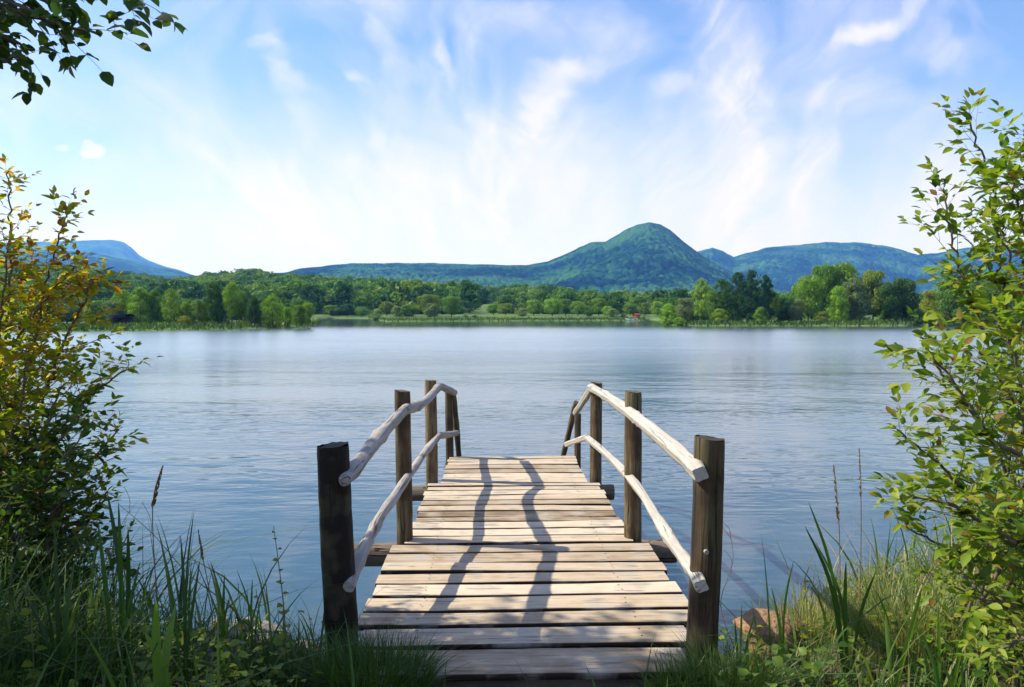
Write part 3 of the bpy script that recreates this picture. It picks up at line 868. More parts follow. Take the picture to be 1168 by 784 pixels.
# the wood that covers the hills beyond: nobody could count it
def wood():
    R = np.random.default_rng(5)
    tm = []
    for v in range(5):
        V, Fc, tn, _ = crown_arrays('round' if v < 4 else 'bush', 900 + v, 20, 48, .050)
        V = V.copy(); V[:, 2] = V[:, 2] * 1.15 - .15
        tm.append((V, Fc, tn))
    Vs = []; Fs = []; Ts = []; n = 0
    Y = 215.0
    cnt = 0
    while Y < 520:
        dx = 7.4 + (Y - 215) * .008
        X = -.86 * Y
        while X < .80 * Y:
            x = X + R.uniform(-2.2, 2.2); y = Y + R.uniform(-2.5, 2.5)
            X += dx * R.uniform(.8, 1.3)
            u = x / y
            px = 565 + u * F
            yc = float(np.interp(u, hu, hl_Y))
            if y > yc + 25: continue
            # open meadow in the middle of the far shore
            if 526 < px < 566 and y < 340: continue
            if 566 <= px < 600 and y < 225: continue
            # flat land behind the left and right shores stays out of view: leave it thinner
            z = float(land_z(np.array([u]), np.array([y]))[0])
            hh = TREE_H * R.uniform(.72, 1.12) * (.75 if px > 560 else 1)
            ww = hh * R.uniform(1.05, 1.45)
            V, Fc, tn = tm[R.integers(5)]
            a = R.uniform(0, 6.28); ca, sa = math.cos(a), math.sin(a)
            W = np.empty_like(V)
            W[:, 0] = (V[:, 0] * ca - V[:, 1] * sa) * ww + x
            W[:, 1] = (V[:, 0] * sa + V[:, 1] * ca) * ww + y
            W[:, 2] = V[:, 2] * hh + z
            Vs.append(W); Fs.append(Fc + n); n += len(W)
            bt = R.beta(2, 2.2)
            Ts.append(np.clip(bt * .95 - .08 + tn * .3, 0, 1)); cnt += 1
        Y += 6.6 + (Y - 215) * .008
    for k in range(620):
        left = k < 330
        px = R.uniform(-60, 352) if left else R.uniform(752, 1210)
        u = px_u(px); sh = float(np.interp(u, su, sY))
        y = max(sh + 9, 98 if left else 116) + R.uniform(0, 1) ** 1.5 * 100
        if left and 92 < px < 150 and y < 104: continue
        x = u * y
        z = float(land_z(np.array([u]), np.array([y]))[0])
        hh = R.uniform(1.3, 3.0) * (y / 110) ** .8; ww = hh * R.uniform(.9, 1.5)
        V, Fc, tn = tm[R.integers(5)]
        W = V * np.array([ww, ww, hh]) + np.array([x, y, z])
        Vs.append(W); Fs.append(Fc + n); n += len(W)
        Ts.append(np.clip(R.beta(1.6, 3) * .6 + tn * .3, 0, 1)); cnt += 1
    print('wood trees', cnt, 'verts', n)
    me = mesh_np('woodland', np.concatenate(Vs), [np.concatenate(Fs)], M['wood_leaf'], {'tone': np.concatenate(Ts)})
    tag(obj('woodland', me), 'dense mixed wood covering the hills behind the far shore', 'woodland', kind='stuff')
wood()

# reed fringe on the far shores
def fringe():
    R = rng
    pts = []
    for px in np.arange(-40, 1220, .16):
        u = px_u(px)
        sh = float(np.interp(u, su, sY))
        if 366 < px < 420 or 736 < px < 756: continue
        for _ in range(1):
            y = sh + R.uniform(.1, 9) ** 1.0
            pts.append((u * y, y))
    pts = np.array(pts); m = len(pts)
    z = land_z(pts[:, 0] / pts[:, 1], pts[:, 1])
    root = np.stack([pts[:, 0], pts[:, 1], z - .03], -1)
    patch = fbm(pts[:, 0] * .12, pts[:, 1] * .12, 77)
    h = (.35 + .55 * patch) * R.uniform(.6, 1.3, m)
    tn = np.clip(.34 + (patch - .5) * .8 + R.uniform(-.12, .18, m), 0, .8)
    o = blades('reed_fringe', root, h, R.uniform(0, .5, m), R.uniform(0, 6.28, m), R.uniform(.05, .14, m), tn, M['grass'], segs=3)
    tag(o, 'pale green reeds and rough grass edging the far shore', 'reeds', kind='stuff')
fringe()

# shed on the left shore
def box(bag, x0, x1, y0, y1, z0, z1):
    V = [(x, y, z) for z in (z0, z1) for y in (y0, y1) for x in (x0, x1)]
    bag.add(np.array(V), [(0, 2, 3, 1), (4, 5, 7, 6), (0, 1, 5, 4), (2, 6, 7, 3), (0, 4, 6, 2), (1, 3, 7, 5)])
def put(bag, name, mat, root):
    o = bag.build(name, mat, None); o.parent = root; return o
def shed():
    Y = 88.0
    c = P(132, 371, Y); z = float(land_z(np.array([c.x / Y]), np.array([Y]))[0])
    e = empty('boat_shed', (c.x, Y, z))
    e.scale = (.62, 1, .8)
    tag(e, 'low dark shed with a rounded roof half hidden by bushes on the left shore', 'shed')
    g = Bag(); box(g, -2.4, 2.5, -.9, .9, -.1, 1.15); put(g, 'wall', M['shed_wall'], e)
    g = Bag(); n = 9
    V = []
    for xx in (-2.7, 2.8):
        for i in range(n):
            a = math.pi * i / (n - 1)
            V.append((xx, -math.cos(a) * 1.15, 1.05 + math.sin(a) * .62))
    V2 = [(x, y, zz - .08) for x, y, zz in V]
    Fq = [(i, n + i, n + i + 1, i + 1) for i in range(n - 1)]
    g.add(np.array(V + V2), Fq + [tuple(q + 2 * n for q in f[::-1]) for f in Fq] + [(i, i + 1, 2 * n + i + 1, 2 * n + i) for i in range(n - 1)] + [(n + i + 1, n + i, 3 * n + i, 3 * n + i + 1) for i in range(n - 1)])
    put(g, 'roof', M['shed_roof'], e)
    g = Bag(); box(g, -.5, .5, -.93, -.905, 0, .95); put(g, 'door', M['dark'], e)
shed()
def hut():
    Y = 158.0
    c = P(726, 362, Y); z = float(land_z(np.array([c.x / Y]), np.array([Y]))[0])
    e = empty('lake_hut', (c.x, Y, z), .3)
    tag(e, 'tiny red hut with white front on the far shore', 'hut')
    g = Bag(); box(g, -.55, .55, -.5, .5, -.05, .75); put(g, 'wall', M['red'], e)
    g = Bag(); g.add(np.array([(-.68, -.65, .7), (.68, -.65, .7), (.68, 0, 1.2), (-.68, 0, 1.2), (-.68, .65, .7), (.68, .65, .7), (-.68, -.65, .64), (.68, -.65, .64), (.68, .65, .64), (-.68, .65, .64)]),
                     [(0, 1, 2, 3), (3, 2, 5, 4), (0, 6, 7, 1), (4, 5, 8, 9), (6, 9, 8, 7)]); put(g, 'roof', M['red'], e)
    g = Bag(); box(g, -.36, .36, -.53, -.505, .28, .6); put(g, 'window', M['white'], e)
    for xx in (-.6, .5):
        g = Bag(); box(g, xx, xx + .1, -.56, -.51, 0, .72); put(g, 'corner_post', M['white'], e)
    # small boat pulled up beside it
    c = P(718, 363, 156); z = WATER
    b = empty('rowing_boat', (c.x, 153.5, WATER + .0), .2)
    tag(b, 'small white rowing boat moored left of the red hut', 'boat')
    g = Bag(); n = 9; V = []
    for i in range(n):
        t = i / (n - 1) * 2 - 1
        w = .42 * (1 - abs(t) ** 2.4) + .02; hh = .34 + .14 * t * t
        V += [(t * 1.4, -w, hh), (t * 1.3, -w * .6, -.08), (t * 1.3, w * .6, -.08), (t * 1.4, w, hh), (t * 1.36, w * .88, hh), (t * 1.25, w * .5, .05), (t * 1.25, -w * .5, .05), (t * 1.36, -w * .88, hh)]
    g.add(np.array(V), [(i * 8 + k, i * 8 + (k + 1) % 8, i * 8 + 8 + (k + 1) % 8, i * 8 + 8 + k) for i in range(n - 1) for k in range(8)])
    put(g, 'hull', M['white'], b)
    g = Bag(); box(g, -.15, .12, -.36, .36, .22, .27); put(g, 'thwart', M['shed_wall'], b)
hut()

# ------------------------------------------------------------------ shrubs near the camera
def shrub_gen(stems, R, taper=.75, twigs=14, twig_len=.45, sub=3, leaf_gap=.035, leaf=.045, r0=.012, up=.45, tone_fn=None, t0=.12, sag=0.0, lv=.75):
    """stems: list of point lists. Returns wood bag + leaf arrays"""
    g = Bag(); pos = []; di = []; no = []; sz = []; tn = []
    def leaf_on(path, start, gap, scale):
        acc = 0; side = 1
        for i in range(1, len(path)):
            seg = path[i] - path[i - 1]; L = seg.length
            acc += L
            if i / len(path) < start: continue
            while acc > gap:
                acc -= gap * R.uniform(.75, 1.3)
                if R.random() > lv: side = -side; continue
                d = seg.normalized()
                rnd = Vector((R.gauss(0, 1), R.gauss(0, 1), R.gauss(0, 1)))
                s = d.cross(Vector((0, 0, 1)))
                if s.length < .1: s = Vector((1, 0, 0))
                s.normalize()
                v = (d * .7 + s * side * .8 + rnd * .32 + Vector((0, 0, -.12))).normalized()
                side = -side
                p = path[i]
                pos.append(tuple(p)); di.append(tuple(v))
                no.append((R.gauss(0, .5), R.gauss(0, .5), 1 + R.gauss(0, .3)))
                sz.append(scale * R.uniform(.4, 1.3))
                tn.append(tone_fn(p, R) if tone_fn else R.random())
        d = (path[-1] - path[-2]).normalized()
        pos.append(tuple(path[-1])); di.append(tuple(d)); no.append((R.gauss(0, .5), R.gauss(0, .5), 1)); sz.append(scale * .8)
        tn.append(tone_fn(path[-1], R) if tone_fn else R.random())
    def shoot(p, d, L, r, depth):
        n = max(4, int(L / .035))
        path = [p.copy()]; dd = d.normalized()
        for i in range(n):
            dd = (dd + Vector((R.gauss(0, .10), R.gauss(0, .10), R.gauss(0, .08) + up * .10 - sag * .1))).normalized()
            path.append(path[-1] + dd * L / n)
        tube(g, path, [r * (1 - .75 * i / n) for i in range(n + 1)], 5, 0, .5, caps=False)
        leaf_on(path, .12 if depth else .2, leaf_gap, leaf)
        if depth < sub:
            for k in range(R.randint(2, 4) if depth < sub - 1 else R.randint(1, 2)):
                i = R.randint(1, max(1, int(n * .8)))
                q = path[i]; dr = (path[i] - path[i - 1]).normalized()
                rv = Vector((R.gauss(0, 1), R.gauss(0, 1), R.gauss(0, .7))); rv = (rv - dr * rv.dot(dr)).normalized()
                shoot(q, dr * .75 + rv * .75, L * R.uniform(.35, .6), r * .55, depth + 1)
    for st in stems:
        L = sum((Vector(st[i + 1]) - Vector(st[i])).length for i in range(len(st) - 1))
        n = max(8, int(L / .05))
        path = smooth_path(st, n)
        wig = [Vector((R.gauss(0, .006), R.gauss(0, .006), 0)) for _ in path]
        path = [a + b for a, b in zip(path, wig)]
        tube(g, path, [r0 * (1 - .8 * i / n) + .0012 for i in range(n)], 6, .03, .5)
        leaf_on(path, .5, leaf_gap * 1.1, leaf)
        k = int(twigs * L)
        for j in range(k):
            t = t0 + (1 - t0) * (j + R.random()) / k
            i = min(n - 2, max(1, int(t * n)))
            dr = (path[i + 1] - path[i]).normalized()
            rv = Vector((R.gauss(0, 1), R.gauss(0, 1), R.gauss(0, .5))); rv = (rv - dr * rv.dot(dr)).normalized()
            shoot(path[i], dr * .7 + rv * .8, twig_len * (1.1 - taper * t) * R.uniform(.5, 1.2), r0 * .38 * (1.2 - t), sub - 1 if t > .8 else 1)
    return g, pos, di, no, sz, tn
def make_shrub(name, label, cat, base, stems, R, leafmat, kind, **kw):
    e = empty(name, base); tag(e, label, cat)
    g, pos, di, no, sz, tn = shrub_gen(stems, R, **kw)
    inv = Matrix.Translation(-Vector(base))
    o = g.build('branches', M['twig'], None, True); o.parent = e; o.matrix_parent_inverse = inv
    o = leaves_mesh('foliage', pos, di, no, sz, tn, leafmat, kind); o.parent = e; o.matrix_parent_inverse = inv
    print(name, 'leaves', len(pos))
    return e

# left bush with turning leaves: stems rise from the left bank
def zt(p, R):
    hgt = (p.z - .6) / 1.2      # upper leaves have turned yellow and orange
    return min(1, max(0, min(.70, .30 + .42 * min(1, max(0, hgt))) + R.gauss(0, .15) + (.26 if (R.random() < .2 and hgt > 0) else 0)))
YB = 4.4
R1 = random.Random(11)
b0 = Vector((-3.0, 4.35, -.30))
st = []
def PP(a): return [b0 + Vector((R1.uniform(-.25, .25), R1.uniform(-.2, .2), 0))] + [P(*q) for q in a]
st.append(PP([(-10, 520, 4.4), (5, 380, 4.35), (12, 290, 4.3), (8, 195, 4.3)]))
st.append(PP([(0, 540, 4.4), (30, 430, 4.3), (52, 330, 4.2), (78, 238, 4.1)]))
st.append(PP([(10, 560, 4.3), (40, 480, 4.2), (70, 400, 4.1), (98, 340, 4.0), (105, 318, 4.0)]))
st.append(PP([(10, 600, 4.3), (50, 520, 4.2), (95, 460, 4.1), (148, 419, 4.0)]))
st.append(PP([(-20, 500, 4.4), (15, 400, 4.3), (45, 350, 4.2), (88, 300, 4.1)]))
st.append(PP([(-20, 560, 4.1), (10, 470, 4.0), (35, 400, 3.95), (60, 340, 3.9)]))
st.append(PP([(-15, 560, 4.0), (-8, 450, 4.0), (2, 360, 3.9), (10, 270, 3.9)]))
st.append(PP([(-20, 600, 3.9), (5, 520, 3.85), (25, 460, 3.8), (30, 400, 3.8)]))
st.append(PP([(20, 620, 4.2), (60, 570, 4.1), (100, 530, 4.0), (135, 490, 3.95)]))
st.append(PP([(30, 640, 4.2), (60, 610, 4.1), (100, 590, 4.0), (125, 560, 3.95)]))
st.append(PP([(-10, 600, 4.0), (20, 540, 3.9), (50, 490, 3.8), (70, 440, 3.8)]))
make_shrub('autumn_shrub', 'tall bush with leaves turning yellow and orange on the left bank', 'bush', b0, st, R1, M['autumn_leaf'], 'pointed',
           twigs=16, twig_len=.42, sub=2, leaf_gap=.020, leaf=.052, r0=.012, tone_fn=zt, up=.5)

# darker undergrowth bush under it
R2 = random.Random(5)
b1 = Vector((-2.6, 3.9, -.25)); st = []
for i in range(13):
    q = P(random.uniform(-20, 115), random.uniform(470, 640), random.uniform(3.5, 4.1))
    st.append([b1 + Vector((R2.uniform(-.4, .5), R2.uniform(-.3, .3), 0)), b1.lerp(q, .55) + Vector((R2.uniform(-.1, .1), 0, .15)), q])
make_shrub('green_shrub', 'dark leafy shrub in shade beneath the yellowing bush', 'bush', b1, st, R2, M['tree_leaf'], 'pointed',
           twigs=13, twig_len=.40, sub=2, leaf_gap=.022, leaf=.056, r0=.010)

# right bush: large glossy leaves
R3 = random.Random(21)
def rt(p, R): return min(1, max(0, .55 + R.gauss(0, .2) + (.3 if R.random() < .06 else 0)))
b2 = Vector((2.3, 3.3, -.1)); st = []
def PQ(a): return [b2 + Vector((R3.uniform(-.2, .2), R3.uniform(-.25, .25), 0))] + [P(*q) for q in a]
st.append(PQ([(1165, 500, 3.2), (1142, 330, 3.1), (1130, 220, 3.05), (1102, 128, 3.0)]))
st.append(PQ([(1200, 480, 3.0), (1190, 300, 2.9), (1180, 210, 2.85), (1172, 140, 2.8)]))
st.append(PQ([(1155, 480, 3.2), (1110, 350, 3.1), (1090, 290, 3.1), (1075, 215, 3.1)]))
st.append(PQ([(1150, 560, 3.1), (1110, 470, 3.0), (1070, 420, 3.0), (1052, 385, 3.0)]))
st.append(PQ([(1150, 600, 3.0), (1100, 560, 2.9), (1060, 520, 2.9), (1022, 490, 2.9)]))
st.append(PQ([(1160, 640, 2.8), (1110, 590, 2.7), (1070, 572, 2.7), (1028, 566, 2.7)]))
st.append(PQ([(1180, 560, 2.6), (1130, 500, 2.5), (1090, 440, 2.5), (1060, 400, 2.5)]))
st.append(PQ([(1190, 520, 2.8), (1160, 420, 2.7), (1140, 360, 2.7)]))
st.append(PQ([(1170, 660, 2.9), (1120, 640, 2.8), (1070, 620, 2.8), (1030, 600, 2.85)]))
st.append(PQ([(1190, 640, 2.5), (1160, 620, 2.4), (1120, 600, 2.4)]))
st.append(PQ([(1180, 700, 2.8), (1150, 690, 2.7), (1105, 680, 2.7)]))
st.append(PQ([(1190, 720, 2.9), (1130, 690, 2.9), (1060, 655, 2.95)]))
st.append(PQ([(1200, 740, 2.5), (1165, 730, 2.4), (1135, 745, 2.4)]))
st.append(PQ([(1190, 600, 3.3), (1140, 570, 3.3), (1085, 540, 3.35)]))
st.append(PQ([(1200, 520, 2.9), (1185, 400, 2.8), (1155, 300, 2.8), (1140, 250, 2.8)]))
st.append(PQ([(1210, 460, 2.9), (1185, 330, 2.85), (1162, 240, 2.8), (1150, 190, 2.8)]))
st.append(PQ([(1200, 600, 2.7), (1180, 520, 2.6), (1150, 450, 2.6), (1115, 400, 2.6)]))
make_shrub('glossy_shrub', 'tall bush with large glossy green leaves on the right bank', 'bush', b2, st, R3, M['bush_leaf'], 'pointed',
           twigs=15, twig_len=.32, sub=2, leaf_gap=.025, leaf=.055, r0=.009, tone_fn=rt, up=.5, lv=.7)

# tree on the left whose crown overhangs the bank: trunk outside the picture
R4 = random.Random(31)
tb = Vector((-4.6, 2.6, -.1))
tree = empty('overhanging_tree', tb); tag(tree, 'leafy tree reaching its twigs into the top left of the sky', 'tree')
g = Bag()
top = tb + Vector((.5, .4, 4.6))
tp = smooth_path([tb, tb + Vector((.1, .1, 1.6)), tb + Vector((.3, .2, 3.0)), top], 20)
tube(g, tp, [.13 * (1 - .035 * i) for i in range(20)], 10, .05)
limbs = []
def limb(a, b, h=.3): 
    limbs.append([tp[a], tp[a].lerp(b, .5) + Vector((0, 0, h)), b])
# limbs into view, top left
limb(12, P(70, 28, 3.0)); limb(14, P(25, 50, 2.8), .2); limb(13, P(10, 20, 3.2)); limb(12, P(98, 36, 2.9), .25); limb(13, P(48, 18, 2.7)); limb(12, P(0, 45, 2.9), .2); limb(14, P(12, 74, 2.8), .2); limb(13, P(90, 12, 3.1), .2); limb(15, P(165, 8, 2.9), .45); limb(12, P(85, -30, 2.6), .3)
# limbs that make the shade on the bank and the first planks
view_limbs = limbs; limbs = []
for k in range(32):
    sx = R4.uniform(-2.4, .75)
    sy = R4.uniform(2.7, 3.62) if sx > -1.1 else R4.uniform(2.3, 3.0)
    t = R4.uniform(2.6, 4.3)
    while True:
        q = Vector((sx - 1.07 * t, sy + .22 * t, 1.02 * t))
        if q.x < -.80 * q.y or q.z > 1.6 + .46 * q.y: break
        t += .1
    limb(R4.randint(8, 18), q, .15)
tfn = lambda p, R: min(1, max(0, R.gauss(.4, .25)))
gg, pos, di, no, sz, tn = shrub_gen(view_limbs, R4, twigs=6, twig_len=.36, sub=2, leaf_gap=.03, leaf=.062, r0=.022, up=0, t0=.35, taper=.5, tone_fn=tfn)
g2, p2, d2, n2, s2, t2 = shrub_gen(limbs, R4, taper=.35, twigs=8, twig_len=.62, sub=2, leaf_gap=.036, leaf=.080, r0=.022, up=0, t0=.5, tone_fn=tfn)
pos += p2; di += d2; no += n2; sz += s2; tn += t2
inv = Matrix.Translation(-tb)
o = g.build('trunk', M['trunk'], None, True); o.parent = tree; o.matrix_parent_inverse = inv
for q in (gg, g2):
    o = q.build('branches', M['twig'], None, True); o.parent = tree; o.matrix_parent_inverse = inv
o = leaves_mesh('crown', pos, di, no, sz, tn, M['tree_leaf'], 'oval'); o.parent = tree; o.matrix_parent_inverse = inv
print('tree leaves', len(pos))

# ------------------------------------------------------------------ grass on the bank
def bank_grass():
    R = rng
    n = 60000
    X = R.uniform(-4.6, 4.6, n); Y = R.uniform(2.3, 6.9, n)
    keep = (Y < shore_near(X) - .02)
    # frustum, jetty and bare gravel patch
    keep &= np.abs(X) < Y * .78 + .3
    onj = (X > -.66) & (X < 1.0) & (Y > 3.2)
    keep &= ~onj
    bare = (X > -.22) & (X < .62) & (Y > 2.85)
    keep &= ~(bare & (R.random(n) < .93))
    dens = fbm(X * 1.3, Y * 1.3, 51)
    keep &= R.random(n) < np.clip(dens * 2.6 - .62, .06, 1)
    # pebbly strip by the left water edge
    keep &= ~((X > -2.1) & (X < -.75) & (Y > 3.75) & (R.random(n) < .85))
    X, Y = X[keep], Y[keep]; m = len(X)
    Z = ground_z(X, Y) - .01
    side = X > .9
    h = R.gamma(4, .042, m) * np.where(side, 1.25, 1.35)
    near = np.interp(X, [-3.2, -2.2, -1.6, -1.2, -.9, -.4, .7, 1.2, 1.8, 3], [2.8, 2.1, 1.2, .65, .7, .4, .4, .6, .8, 1.1])
    h = np.clip(h * near, .04, .9)
    tn = np.where(side, np.clip(R.normal(.52, .2, m), 0, 1), np.clip(R.normal(.24, .14, m), 0, .95))
    dry = fbm(X * 2.1, Y * 2.1, 61) > .43
    tn = np.where(side & dry, np.clip(tn + .25, 0, 1), tn)
    wd = R.uniform(.0016, .0050, m)
    broad = R.random(m) < np.where(X < -.9, .10, .05)
    wd = np.where(broad, R.uniform(.006, .011, m), wd); h = np.where(broad, np.clip(h * 1.9, .15, .75), h); tn = np.where(broad, np.clip(R.normal(.42, .1, m), 0, 1), tn)
    tall = (R.random(m) < np.where(X < -1.0, .03, .012)) & ((X < -.95) | (X > 1.25))
    h = np.where(tall, R.uniform(.45, .85, m), h); wd = np.where(tall, R.uniform(.003, .006, m), wd)
    o = blades('bank_grass', np.stack([X, Y, Z], -1), h, R.gamma(2, .32, m), R.uniform(0, 6.28, m), wd, tn, M['grass'], segs=5)
    tag(o, 'green and straw coloured grass covering the near bank', 'grass', kind='stuff')
    print('grass', m)
    # low leafy weeds between the blades
    n = 20000
    X = R.uniform(-3.6, 3.8, n); Y = R.uniform(2.6, 6.6, n)
    keep = (Y < shore_near(X) - .05) & ~((X > -.85) & (X < 1.12) & (Y > 2.9)) & (fbm(X * 1.9, Y * 1.9, 91) > .5) & ~((X > -.6) & (X < .9)) & ~((X > -2.0) & (X < -.85) & (Y > 3.9))
    X, Y = X[keep], Y[keep]; m = len(X)
    Z = ground_z(X, Y) + R.uniform(.01, .26, m)
    a = R.uniform(0, 6.28, m)
    o = leaves_mesh('bank_weeds', np.stack([X, Y, Z], -1), np.stack([np.cos(a), np.sin(a), R.uniform(-.2, .5, m)], -1),
                    np.stack([R.normal(0, .4, m), R.normal(0, .4, m), np.ones(m)], -1), R.uniform(.02, .055, m),
                    np.clip(R.normal(.4, .2, m), 0, 1), M['bush_leaf'], 'broad')
    tag(o, 'small leafy weeds growing through the bank grass', 'weeds', kind='stuff')
bank_grass()

def tuft(name, label, x, y, n, hmax, spread, tone, leanm=.5, mat='grass', w=(.0015, .0035), cat='grass tuft', group=None):
    R = rng
    a = R.uniform(0, 6.28, n); rr = spread * np.sqrt(R.random(n))
    X = x + np.cos(a) * rr; Y = y + np.sin(a) * rr
    Z = ground_z(X, Y) - .01
    h = hmax * R.uniform(.45, 1, n)
    o = blades(name, np.stack([X - x, Y - y, Z - float(ground_z(x, y))], -1), h, np.abs(R.normal(leanm, .25, n)), a + R.normal(0, .7, n), R.uniform(w[0], w[1], n),
               np.clip(R.normal(tone, .12, n), 0, 1), M[mat], segs=6)
    o.location = (x, y, float(ground_z(x, y)))
    return tag(o, label, cat, group)
tuft('grass_tuft', 'dense dark grass tuft at the foot of the left near post', -.52, 3.16, 2200, .36, .22, .28)
tuft('grass_tuft', 'bright grass tuft leaning on the right near post', 1.02, 3.12, 900, .34, .18, .48)
tuft('grass_tuft', 'small grass tuft at the right front corner of the deck', .80, 3.10, 420, .26, .13, .5)
tuft('grass_tuft', 'thin grass tuft left of the dark near post', -.98, 3.3, 500, .30, .18, .3)
tuft('grass_tuft', 'yellow straw tuft behind the orange stone', 1.75, 4.15, 700, .45, .25, .75)
tuft('grass_tuft', 'thick dark tuft at the bottom left corner', -1.9, 2.9, 900, .55, .30, .2)
tuft('grass_tuft', 'straw and green tuft under the glossy bush', 2.1, 3.6, 900, .50, .35, .72)

# individual tall plants
def sword_plant(label, px, Y, tops, w, tone, name='reed_plant', group='tall reeds on the bank', mat='reed'):
    """tops: list of (px, py) of leaf tips"""
    x = P(px, 354, Y).x; z = float(ground_z(x, Y)) - .02
    base = Vector((x, Y, z))
    e = empty(name, base); tag(e, label, 'reed', group)
    for k, (tx, ty) in enumerate(tops):
        tip = P(tx, ty, Y + random.uniform(-.12, .12)) - base
        segs = 12; V = []
        r0 = Vector((random.uniform(-.02, .02), random.uniform(-.02, .02), 0))
        mid = r0.lerp(tip, .55) + Vector((-(tip.x) * .22, random.uniform(-.03, .03), abs(tip.z) * .06))
        path = smooth_path([r0, mid, tip], segs)
        ang = random.uniform(-.5, .5)
        sd = Vector((math.cos(ang), math.sin(ang), 0))
        for i, p in enumerate(path):
            s = i / (segs - 1)
            ww = w * random.uniform(.97, 1.03) * (.55 + .45 * math.sin(min(s * 2.2, 1.57))) * (1 - max(0, (s - .55) / .45) ** 1.8) + .0004
            V += [p - sd * ww, p + Vector((sd.y, -sd.x, 0)) * ww * .35, p + sd * ww]
        F = [(i * 3 + j, i * 3 + j + 1, i * 3 + j + 4, i * 3 + j + 3) for i in range(segs - 1) for j in (0, 1)]
        g = Bag(); g.add(np.array([tuple(v) for v in V]), F, min(1, max(0, tone + random.uniform(-.15, .15))))
        g.build('leaf', M[mat], e, True)
    return e
sword_plant('clump of dark sword leaves, tallest reed left of the bright one', 130, 3.1, [(112, 596), (122, 560), (135, 572), (146, 600), (160, 640)], .010, .15)
sword_plant('bright green broad leaved reed at the bottom left', 178, 2.75, [(178, 684), (200, 690), (165, 720)], .016, .75)
sword_plant('thin dark reed with blades crossing the water left of the jetty', 202, 3.0, [(221, 584), (206, 610), (190, 640), (228, 640)], .006, .1)
sword_plant('short reed blades between the weed and the pebbles', 250, 3.3, [(240, 640), (256, 655), (232, 660), (262, 680)], .006, .3)
sword_plant('slender reed left of the round leaved weed', 282, 3.4, [(270, 650), (288, 660), (300, 672)], .005, .35)
sword_plant('reed at the far left bottom in deep shade', 60, 2.9, [(40, 620), (62, 600), (85, 640), (20, 660)], .009, .12)
sword_plant('arching dark blades standing right of the orange stone', 975, 3.3, [(922, 572), (930, 618), (965, 640), (1000, 650), (918, 600)], .009, .2)
sword_plant('pale upright blades in the straw grass on the right', 1030, 3.0, [(1052, 668), (1060, 690), (1010, 700)], .010, .7)
sword_plant('light green blade bending over the orange stone', 900, 3.3, [(905, 640), (880, 670), (890, 700)], .006, .6)
sword_plant('grassy reed at the lower right corner', 1090, 2.8, [(1070, 690), (1110, 680), (1130, 700), (1050, 720)], .008, .5)
sword_plant('thin reed close by the right near post', 850, 3.25, [(846, 690), (862, 700), (838, 705)], .005, .55)

def seed_stalk(label, px, Y, tip, head_from, tone=.5, width=.009):
    x = P(px, 354, Y).x; z = float(ground_z(x, Y)) - .02
    base = Vector((x, Y, z)); tipv = P(tip[0], tip[1], Y) - base; hv = P(head_from[0], head_from[1], Y) - base
    e = empty('seed_grass', base); tag(e, label, 'grass stalk', 'seed stalks of tall grass')
    g = Bag(); tube(g, smooth_path([Vector((0, 0, 0)), hv.lerp(Vector((0, 0, 0)), .5) + Vector((.01, 0, 0)), hv, tipv], 16), .0022, 5, 0, .4)
    g.build('stalk', M['straw'], e, True)
    pos = []; di = []; no = []; sz = []; tn = []
    for i in range(70):
        t = random.random()
        p = hv.lerp(tipv, t); a = random.uniform(0, 6.28)
        o = Vector((math.cos(a), math.sin(a), 0))
        pos.append(tuple(p + o * .001)); di.append(tuple((tipv - hv).normalized() * 1.6 + o * .5)); no.append((math.sin(a), math.cos(a), .3)); sz.append(width * 3 * (1.1 - .6 * t)); tn.append(random.random() * tone)
    o = leaves_mesh('seed_head', pos, di, no, sz, tn, M['straw'], 'narrow'); o.parent = e
    return e
seed_stalk('brown feathery grass head, left one of the pair by the right bank', 962, 3.4, (951, 532), (957, 600), 1, .007)
seed_stalk('thin straw stalk, right one of the pair by the right bank', 984, 3.4, (980, 512), (982, 570), 1, .005)
seed_stalk('dark grass stalk crossing the water on the left', 168, 3.1, (185, 533), (174, 580), .3, .008)
seed_stalk('short straw stalk left of the jetty rail', 248, 3.3, (226, 605), (232, 640), .4, .006)

# bare twigs reaching over the water
def bare_twig(label, pts, r=.003):
    pp = [P(*p) for p in pts]
    e = empty('bare_twig', pp[0]); tag(e, label, 'twig')
    g = Bag(); path = smooth_path([p - pp[0] for p in pp], 22)
    tube(g, path, [r * (1 - .03 * i) for i in range(22)], 5)
    for k in (6, 10, 13, 16, 19):
        d = Vector((random.uniform(-.05, .05), random.uniform(-.03, .03), random.uniform(.05, .16)))
        tube(g, smooth_path([path[k], path[k] + d * .5 + Vector((.015, 0, 0)), path[k] + d], 6), r * .4, 4)
    g.build('stem', M['twig'], e, True)
bare_twig('bare dark twig arching across the water on the left', [(300, 760, 3.3), (270, 700, 3.35), (215, 655, 3.4), (175, 610, 3.5), (135, 575, 3.6)])
bare_twig('crooked bare twig beside the right near post', [(838, 740, 3.4), (822, 690, 3.5), (836, 640, 3.5), (832, 606, 3.5)], .0022)

